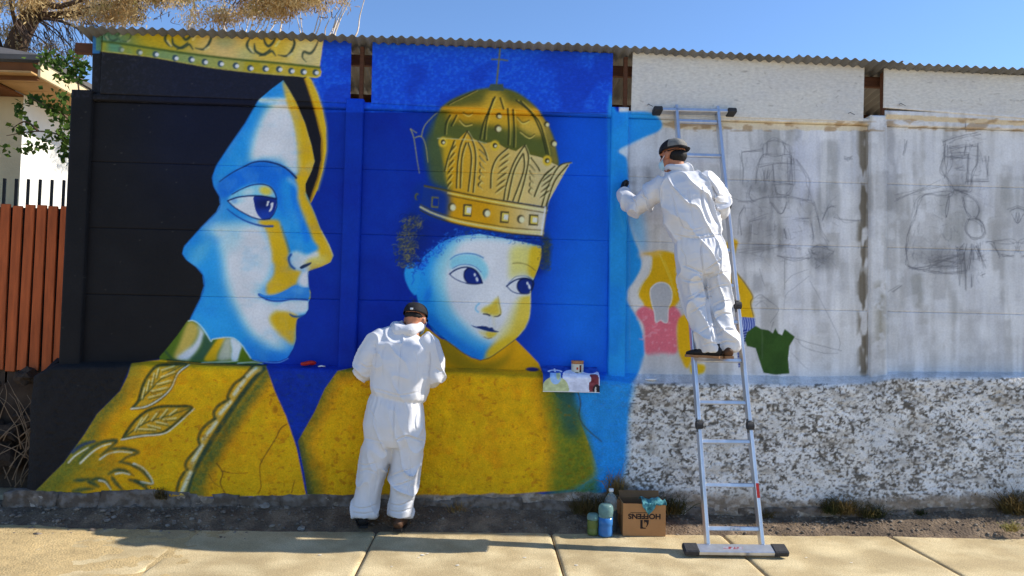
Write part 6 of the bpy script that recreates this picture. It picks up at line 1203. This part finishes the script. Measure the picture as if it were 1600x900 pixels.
    for i in range(n):
        a = 2 * math.pi * i / n; ca, sa = math.cos(a), math.sin(a); back = max(0, -sa * .8 + ca * .35); c = ctr + Vector((ca * .088, sa * .085, .006 - .012 * ca - .018 * back)); rr = (.020 + .022 * back) * (1 + .10 * math.sin(5 * a + 2))
        for j in range(14): b = 2 * math.pi * j / 14; vs.append(c + Vector((ca, sa, 0)) * math.cos(b) * rr * .8 + Vector((0, 0, 1)) * math.sin(b) * rr)
    for i in range(n):
        for j in range(14): fs.append((i * 14 + j, i * 14 + (j + 1) % 14, ((i + 1) % n) * 14 + (j + 1) % 14, ((i + 1) % n) * 14 + j))
    mb = MB().add(vs, [f[::-1] for f in fs]); link('hood', cloth(fuse(mb, .007, 3, 1), [(tuple(ctr), .2, .006)], None, 19, .004), M_SUIT, suit, True)
    cap(body, hc, R, M_CAP, True, M_CAPG)
    g = lambda x, y, z: hc + R @ Vector((x, y, z)); mb = MB(); ball(mb, g(0, -.045, -.015), (.073, .068, .062), R); link('hair', fuse(mb, .008, 2), M_HAIR, body, True)
    mb = MB(); ball(mb, g(0, .068, -.055), (.054, .056, .048), R); link('face_mask', fuse(mb, .007, 2), M_MASK, body, True)
    mb = MB()
    for s in (-1, 1): mb.tube([g(s * .045, .085, -.035), g(s * .072, .03, -.018), g(s * .080, -.01, .012)], .003, 6)
    mb.build('mask_strap', M_WHITE, body, True)
    for sx in (-1, 1): mb = MB(); ball(mb, g(sx * .031, .078, .008), (.012, .010, .009), R, 10); mb.build('eye', M_EYE, body, True)
    mb = MB(); hand(mb, hw, hd, hn, 1, .75, 1.2); mb.tube([Vector(hw) - hd.normalized() * .05, Vector(hw)], [.036, .032], 14); link('glove', fuse(mb, .006, 2), M_GLOVE, body, True)
    mk = Vector(hw) + hd.normalized() * .09; tag(MB().tube([mk + Vector((.02, -.02, -.045)), mk + Vector((.03, .03, .012)), mk + Vector((.034, .05, .035))], [.009, .009, .004], 10).build('marker', M_GLOVE, None, True), 'dark marker held in the black glove against the sky blue post', 'marker')
    shoe(body, (at(1108, 556, -.64).x, -.655, LADZ + .004), .75, M_SHOED, sole=M_SOLE); shoe(body, (at(1134, 554, -.63).x, -.635, LADZ + .004), -.05, M_SHOE, sole=M_SOLE)
LADY0, LADK = -.845, .2435
def lpt(px, py):
    d = ray(px, py); t = (LADY0 + LADK * CAM[2] - CAM[1]) / (d[1] - LADK * d[2]); return Vector(CAM + d * t)
LADZ = lpt(1112, 562).z + .014
painter_ladder()
# ---------------------------------------------------------------- folding ladder
M_ALU = mat('aluminium', srgb(196, 200, 208), .34, .15, 20, .1, 90, metal=.75, stretch=(1, 1, .2)); M_RUBBER = mat('dark_rubber', srgb(52, 52, 54), .7, .25, 20, .3, 90); M_STEEL = mat('hinge_steel', srgb(96, 94, 92), .45, .2, 30, .1, 80, metal=.6)
M_RED = mat('red_sticker', srgb(176, 44, 38), .6, .3, 60, 0); M_STICK = mat('printed_sticker', srgb(190, 190, 196), .6, .3, 60, 0, col2=srgb(96, 130, 150)); M_STICKR = mat('printed_sticker_red', srgb(200, 196, 200), .6, .3, 45, 0, col2=srgb(180, 70, 70))
BL, BR, TL, TR = lpt(1105, 850), lpt(1190, 850), lpt(1056, 166), lpt(1120, 166)
axis = ((TL + TR) / 2 - (BL + BR) / 2).normalized(); acr = (BR - BL).normalized(); nrm = axis.cross(acr).normalized()
if nrm.y > 0: nrm = -nrm
ladder = empty('folding_ladder', (BL + BR) / 2, 'aluminium folding ladder leaning on the white wall with a painter on it', 'ladder')
def along(A, B, z): t = (z - A.z) / (B.z - A.z); return A.lerp(B, t)
zh1 = lpt(1086, 664).z; zh2 = lpt(1068, 476).z; zh3 = lpt(1060, 320).z
segs = [(BL.z, zh1 - .03), (zh1 + .03, zh2 - .03), (zh2 + .03, zh3 - .03), (zh3 + .03, TL.z)]
for A, B in ((BL, TL), (BR, TR)):
    for k, (a, b) in enumerate(segs): MB().beam(along(A, B, a), along(A, B, b), .024 if k % 2 == 0 else .0245, .066, up=nrm, bev=.004).build('rail', M_ALU, ladder)
    for z in (zh1, zh2, zh3):
        c = along(A, B, z); h = MB().beam(c - axis * .055, c + axis * .055, .030, .05, up=nrm, bev=.01).build('hinge', M_STEEL, ladder)
        d = MB(); d.tube([c + nrm * .012 - acr * .022, c + nrm * .012 + acr * .022], .028, 18); d.build('hinge_disc', M_RUBBER, h, False)
ys = [826, 758, 690, 629, 563, 503, 446, 391, 338, 290, 243, 190]
for py in ys:
    z = lpt(1148 - (826 - py) * .1, py).z; a, b = along(BL, TL, z), along(BR, TR, z); MB().beam(a + acr * .010, b - acr * .010, .030, .030, up=axis, bev=.005).build('rung', M_ALU, ladder)
    if py == 826: m_ = (a + b) / 2 + nrm * .0165 + acr * .01; MB().beam(m_ - acr * .035, m_ + acr * .035, .02, .0016, up=nrm).build('sticker', M_STICK, ladder)
# stabiliser bars with rubber ends at foot and top
f0, f1 = atz(1069, 858, .045), atz(1231, 862, .045); f1 = Vector((f1.x, f0.y - .005, .045)); f0 = Vector((f0.x, f0.y, .045)); d = (f1 - f0).normalized()
MB().beam(f0, f1, .085, .03, up=(0, -.35, 1), bev=.004).build('foot_bar', M_ALU, ladder)
for p, s in ((f0, 1), (f1, -1)): MB().beam(p - d * .006 * s, p + d * .095 * s, .094, .042, up=(0, -.35, 1), bev=.008).build('rubber_foot', M_RUBBER, ladder)
m_ = (f0 + f1) / 2 + Vector((-.02, -.0185, .004)); MB().box(m_, (.13, .0016, .04), Matrix.Rotation(-.34, 3, 'X')).build('sticker', M_STICKR, ladder)
t0, t1 = lpt(1020, 173), lpt(1149, 176); d = (t1 - t0).normalized(); MB().beam(t0, t1, .066, .028, up=axis, bev=.004).build('top_bar', M_ALU, ladder)
for p, s in ((t0, 1), (t1, -1)): MB().beam(p, p + d * .072 * s, .092, .042, up=axis, bev=.008).build('rubber_cap', M_RUBBER, ladder)
z0, z1 = lpt(1177, 778).z, lpt(1172, 755).z; a, b = along(BR, TR, z0), along(BR, TR, z1); MB().beam(a + nrm * .0335, b + nrm * .0335, .02, .0016, up=nrm).build('sticker', M_RED, ladder)

# ---------------------------------------------------------------- cardboard box with a rag, bottles
M_CARD = mat('cardboard', srgb(176, 128, 82), .85, .08, 12, .15, 60); M_CARDD = mat('cardboard_inside', srgb(126, 94, 64), .9, .1, 12, .15, 60); M_PRINT = mat('black_print', srgb(44, 34, 32), .8, .1, 40, 0)
b0, b1 = atz(973, 838, .0), atz(1040, 839, .0); yb = (b0.y + b1.y) / 2; b0.y = b1.y = yb; Wb = b1.x - b0.x; Hb = at(1006, 788, yb).z; Db = .20; t_ = .004
box = empty('cardboard_box', ((b0.x + b1.x) / 2, yb, 0), 'open cardboard box printed upside down standing at the pavement edge', 'box'); cx = (b0.x + b1.x) / 2
MB().box((cx, yb + t_ / 2, Hb / 2 + .003), (Wb, t_, Hb)).build('front_panel', M_CARD, box); MB().box((cx, yb + Db, Hb / 2 + .003), (Wb, t_, Hb)).build('back_panel', M_CARDD, box)
for s in (-1, 1): MB().box((cx + s * (Wb / 2 - t_ / 2), yb + Db / 2 + t_ / 2, Hb / 2 + .003), (t_, Db - 2 * t_, Hb)).build('side_panel', M_CARD, box)
MB().box((cx, yb + Db / 2, .006), (Wb - .01, Db - .01, t_)).build('bottom_panel', M_CARD, box)
MB().box((cx + .004, yb + Db + .014, Hb + .024), (Wb * .97, t_, .05), Matrix.Rotation(-.42, 3, 'X')).build('flap', M_CARDD, box)
mb = MB(); mb.beam((b0.x - .001, yb + Db / 2, Hb), (b0.x - .035, yb + Db / 2, Hb - .085), t_, Db * .95, up=(1, 0, 0)); mb.build('flap', M_CARDD, box)
def text(body, size, loc, rot, m, name, parent=None, off=.0, ext=.0004, sx=1):
    c = bpy.data.curves.new(name, 'FONT'); c.body = body; c.size = size; c.align_x = 'CENTER'; c.align_y = 'CENTER'; c.offset = off; c.extrude = ext
    o = bpy.data.objects.new('t', c); col.objects.link(o); dg = bpy.context.evaluated_depsgraph_get(); me = bpy.data.meshes.new_from_object(o.evaluated_get(dg)); bpy.data.objects.remove(o)
    me.transform(Matrix.Translation(loc) @ rot.to_4x4() @ Matrix.Diagonal((sx, 1, 1, 1))); return link(name, me, m, parent)
RB = Matrix.Rotation(math.pi, 3, 'Y') @ Matrix.Rotation(math.pi / 2, 3, 'X').inverted() if False else (Matrix.Rotation(math.pi, 3, 'Y') @ Matrix.Rotation(math.pi / 2, 3, 'X'))
cz = at(1008, 806.5, yb).z; text('HOFFENS', .050, (at(1007, 808, yb).x, yb - .0015, cz), RB, M_PRINT, 'printed_name', box, .0018, .0003, 1.12)
MB().box((at(1000, 801, yb).x, yb - .0012, at(1002, 801, yb).z), (.14, .0008, .0035)).build('printed_line', M_PRINT, box)
lx, lz = at(1007, 818.5, yb).x, at(1007, 819.5, yb).z; k = mpp(yb); mb = MB()
def plate(pts): 
    n = len(pts); mb.add([(lx + x * k, yb - .0014, lz - y * k) for x, y in pts] + [(lx + x * k, yb + .001, lz - y * k) for x, y in pts], [tuple(range(n)), tuple(range(n, 2 * n))[::-1]] + [(i, (i + 1) % n, n + (i + 1) % n, n + i) for i in range(n)])
plate([(-6.5, -7), (-3, -7), (-3, 3.5), (-1, 5), (2, 5), (2, 6.5), (-6.5, 6.5)]); plate([(-1, -7), (6.8, -7), (6.2, -1), (4, 3), (2, 4), (3.6, 1), (3.6, -2.5), (1.5, -4), (-1, -4)]); plate([(-.6, -1.5), (1.5, -1.5), (1.5, 2.5), (-.6, 2.5)] if False else [(-1, -2.2), (.8, -2.2), (.8, -3.2), (-1, -3.2)])
mb.build('printed_emblem', M_PRINT, box)
# rag over the rim
M_RAG = mat('teal_rag', srgb(94, 158, 162), .85, .3, 26, .3, 90, col2=srgb(48, 100, 108))
nu, nv = 46, 40; V = []; rx0 = at(1003, 785, yb).x; rx1 = at(1041, 785, yb).x
for i in range(nu):
    for j in range(nv):
        u = i / (nu - 1); v = j / (nv - 1); x = rx0 + (rx1 - rx0) * u; drop = .072 * max(0, 1 - abs(u - .28) / .30) ** .8 + .012; s = v * (drop + .10)
        wv = .009 * math.sin(u * 11 + v * 3) + .003 * math.sin(u * 23 + v * 9)
        if s < .10: y = yb + .10 - s; z = Hb + .012 + .020 * math.sin(math.pi * s / .10) * (.5 + .6 * math.sin(u * 9 + 1) ** 2) + wv
        else: y = yb - .006 - abs(wv) - .004 * math.sin(u * 20); z = Hb + .010 - (s - .10); x += .02 * (s - .1) / .07 * (.28 - u)
        V.append((x, y, z))
rag = link('rag', fastmesh('rag', np.array(V), gridfaces(nu, nv)), M_RAG, None, True); md = rag.modifiers.new('s', 'SOLIDIFY'); md.thickness = .003; tag(rag, 'crumpled teal rag draped over the rim of the cardboard box', 'rag')
M_CLEAR = mat('clear_plastic', srgb(206, 222, 224), .16, .05, 10, 0, spec=.5, trans=.75, ior=1.25); M_BLUEL = mat('blue_paint_water', srgb(56, 112, 172), .18, .12, 14, 0); M_GRNL = mat('olive_paint_water', srgb(104, 118, 62), .2, .2, 14, 0); M_MILK = mat('milky_plastic', srgb(150, 188, 184), .3, .25, 30, .1, 60, trans=.6, ior=1.2); M_GREY = mat('smoky_liquid', srgb(66, 74, 78), .4, .2, 14, 0)
def bottle(px, py, r0, H, fill, liq, shell, lab, Y=None, capm=None, neck=True):
    c = atz(px, py, .004) if Y is None else Vector((at(px, py, Y).x, Y, .03)); o = empty('plastic_bottle', c, lab, 'bottle', 'plastic bottles beside the box')
    prof = [(r0 * .80, 0), (r0 * .98, .006), (r0, .02), (r0 * .985, H * .28), (r0 * .93, H * .32), (r0 * .99, H * .37), (r0, H * .60), (r0 * .96, H * .66)]
    if neck: prof += [(r0 * .98, H * .70), (r0 * .86, H * .78), (r0 * .55, H * .86), (r0 * .32, H * .90), (r0 * .30, H * .95)]
    else: prof += [(r0 * 1.02, H * .72), (r0 * 1.05, H * .82), (r0 * .98, H * .93), (r0 * .80, H * .985), (r0 * .70, H)]
    lo_ = [(a, z) for a, z in prof if z < H * fill] + [(r0, H * fill)]; up_ = [(r0 * .995, H * fill + .0005)] + [(a, z) for a, z in prof if z > H * fill]
    MB().lathe(c, lo_, 28).build('filled_part', liq, o, True); MB().lathe(c, up_, 28).build('upper_part', shell, o, True)
    if capm: MB().lathe(c, [(r0 * .36, H * .93), (r0 * .38, H * .94), (r0 * .38, H * .995), (r0 * .34, H)], 20).build('cap', capm, o, True)
    return o
bottle(946, 837, .0515, .225, .60, M_BLUEL, M_MILK, 'cut plastic bottle of blue water, tallest colour in front of the box', neck=False)
bottle(926, 835, .041, .150, .72, M_GRNL, M_MILK, 'short plastic jug of olive green water left of the blue bottle', neck=False)
bottle(954, 830, .046, .31, .5, M_GREY, M_CLEAR, 'tall clear bottle with a white cap behind the blue one', capm=M_WHITE)

# ---------------------------------------------------------------- things lying on the ledge
def ledge_z(px, Y):
    a = bw.matrix_world; x = at(px, 585, Y).x; dg = bpy.context.evaluated_depsgraph_get(); hit, loc, n, idx = bw.ray_cast(Vector((x, Y, 2.0)), Vector((0, 0, -1))); return x, (loc.z if hit else 1.13)
M_TAN = mat('tan_jar', srgb(176, 122, 80), .5, .15, 20, .05, 60); M_LABEL = mat('cream_label', srgb(206, 206, 190), .7, .08, 30, 0); M_DKP = mat('dark_print', srgb(40, 44, 40), .7, .1, 30, 0); M_REDP = mat('red_print', srgb(176, 66, 48), .7, .1, 30, 0)
x, z = ledge_z(902, -.075); jar = empty('paint_jar', (x, -.075, z), 'tan paint jar with a cream label on the ledge above the printed sheet', 'jar'); H = .118; r0 = .047
MB().lathe((x, -.075, z), [(.043, 0), (r0, .004), (r0, .10), (.044, .104), (.044, .106)], 32).build('body', M_TAN, jar, True); MB().lathe((x, -.075, z), [(.047, .102), (.049, .104), (.049, H - .002), (.046, H)], 32).build('lid', M_TAN, jar, True)
def wrap(a0, a1, z0, z1, rr, m, name, par=jar):
    n = 14; vs = []; 
    for i in range(n + 1):
        a = a0 + (a1 - a0) * i / n; vs += [(x + rr * math.cos(a), -.075 + rr * math.sin(a), z + z0), (x + rr * math.cos(a), -.075 + rr * math.sin(a), z + z1)]
    MB().add(vs, [(2 * i, 2 * i + 2, 2 * i + 3, 2 * i + 1) for i in range(n)]).build(name, m, par, True)
wrap(-3.6, .4, .020, .092, r0 + .0006, M_LABEL, 'label'); wrap(-1.85, -1.55, .050, .068, r0 + .001, M_REDP, 'label_print'); wrap(-1.35, -1.0, .030, .085, r0 + .001, M_DKP, 'label_print'); wrap(-2.1, -1.5, .024, .030, r0 + .001, M_DKP, 'label_print'); wrap(-1.32, -1.2, .048, .075, r0 + .0014, M_REDP, 'label_print')
# printed reference sheet lying on the ledge and hanging over its edge
def sheet():
    nu, nv = 110, 90; xa = at(848, 600, YF - .012).x; xb = at(936, 600, YF - .012).x; V = []; C = []
    zf = ledge_z(890, -.10)[1]; L1, L2 = .13, .135
    for i in range(nu):
        for j in range(nv):
            u = i / (nu - 1); v = j / (nv - 1); s = v * (L1 + L2); xx = xa + (xb - xa) * u
            zl = np.interp(s, [0, L1], [1.178, zf + .022]); 
            if s < L1: y = -.010 - s * (abs(YF) + .004) / L1 * 1.0; zz = zl + .004 * math.sin(u * 6)
            else: a = min((s - L1) / .03, 1) * math.pi / 2; y = YF - .014 - .020 * math.sin(a) - .004 * math.sin(u * 9 + 1) - .02 * max(0, u - .85) / .15 * (s - L1) / L2; zz = zl - (s - L1) + .0 * a; zz += .018 * max(0, .5 - u) * 0
            V.append((xx, y, zz)); px, py = 848 + 88 * u, 572 + 38 * v if False else 0
            C.append((u, v))
    C = np.array(C); U, Vv = C[:, 0], C[:, 1]; K = np.zeros((len(C), 3)); K[:] = (30, 70, 160)
    def blob(cx, cy, rx, ry, c, p=2.0):
        m_ = (np.abs((U - cx) / rx) ** p + np.abs((Vv - cy) / ry) ** p) < 1; K[m_] = c
    blob(.70, .75, .36, .55, (200, 206, 226), 3); blob(.52, .95, .30, .25, (196, 202, 222)); blob(.22, .92, .24, .36, (176, 184, 138)); blob(.22, .56, .10, .22, (140, 176, 220)); blob(.27, .48, .04, .18, (172, 186, 150)); blob(.22, .36, .13, .10, (206, 214, 228)); blob(.22, .40, .10, .07, (40, 84, 170)); blob(.22, .30, .02, .12, (206, 214, 228)); blob(.90, .75, .09, .30, (112, 48, 56), 3); blob(.95, .92, .07, .16, (40, 32, 36)); blob(.93, .95, .015, .12, (200, 196, 190)); blob(.80, .62, .05, .10, (206, 212, 230)); blob(.85, .2, .14, .2, (40, 80, 170)); 
    n_ = fbm(U * 16, Vv * 12, 3, 77)[:, None]; K = np.clip(K + (n_ - .5) * 50, 0, 255); K[(Vv > .985)] = (214, 216, 224)
    me = fastmesh('sheet', np.array(V), gridfaces(nu, nv)); setcol(me, lin(K / 255) / .8); o = link('printed_sheet', me, mat('printed_paper', attr='paint', rough=.7, var=.03, bump=0), None, True); md = o.modifiers.new('s', 'SOLIDIFY'); md.thickness = .0012
    tag(o, 'printed colour sheet hanging over the ledge edge under the paint jar', 'paper sheet')
sheet()
M_PAPER = mat('pale_paper', srgb(168, 190, 226), .8, .05, 20, 0)
x, z = ledge_z(924, -.05); o = MB().box((x, -.055, z + .008), (.085, .06, .006), Matrix.Rotation(.3, 3, 'Z') @ Matrix.Rotation(.3, 3, 'X')).build('folded_paper', M_PAPER); tag(o, 'folded pale paper on the ledge right behind the jar', 'paper')
def lathe_thing(name, px, Y, prof, m, lab, cat):
    x, z = ledge_z(px, Y); o = MB().lathe((x, Y, z + .001), prof, 28).build(name, m, None, True); tag(o, lab, cat); return o
lathe_thing('jar_lid', 1017, -.07, [(.042, 0), (.045, .003), (.045, .011), (.041, .014), (.030, .0125)], M_WHITE, 'white round lid on the ledge below the pink shirt', 'lid')
M_TOOLR = mat('red_rubber', srgb(170, 40, 34), .5, .25, 30, .1, 60); M_TOOLK = mat('dark_red_cloth', srgb(80, 20, 34), .7, .3, 30, .2, 60)
x, z = ledge_z(482, -.06); mb = MB(); mb.tube([(x - .055, -.075, z + .020), (x - .02, -.08, z + .024), (x + .015, -.07, z + .034), (x + .045, -.06, z + .036)], [.013, .017, .016, .011], 12, flat=1.3); ball(mb, (x + .022, -.05, z + .028), (.035, .022, .018)); sp = link('spray_nozzle_rag', fuse(mb, .005, 3), M_TOOLR, None, True); sp.name = 'red_cloth'; tag(sp, 'small crumpled red cloth on the blue ledge under the woman\'s chin', 'cloth')
x, z = ledge_z(502, -.07); mb = MB(); mb.tube([(x - .025, -.07, z + .006), (x, -.075, z + .010), (x + .028, -.07, z + .007)], [.005, .007, .004], 8, flat=1.4); tag(mb.build('paper_scrap', M_WHITE, None, True), 'tiny white scrap on the blue ledge right of the red cloth', 'scrap')
# a nail and wire ends on the white boards
for px, py in ((1012, 164), (1326, 177), (1405, 163)):
    c = at(px, py, -.040); o = MB().tube([c, c + Vector((.002, -.02, .002)), c + Vector((.035, -.03, -.020))], [.0035, .003, .002], 6).build('bent_nail', M_STEEL); o.parent = shed; o.data.transform(Matrix.Translation(-Vector(shed.location)))
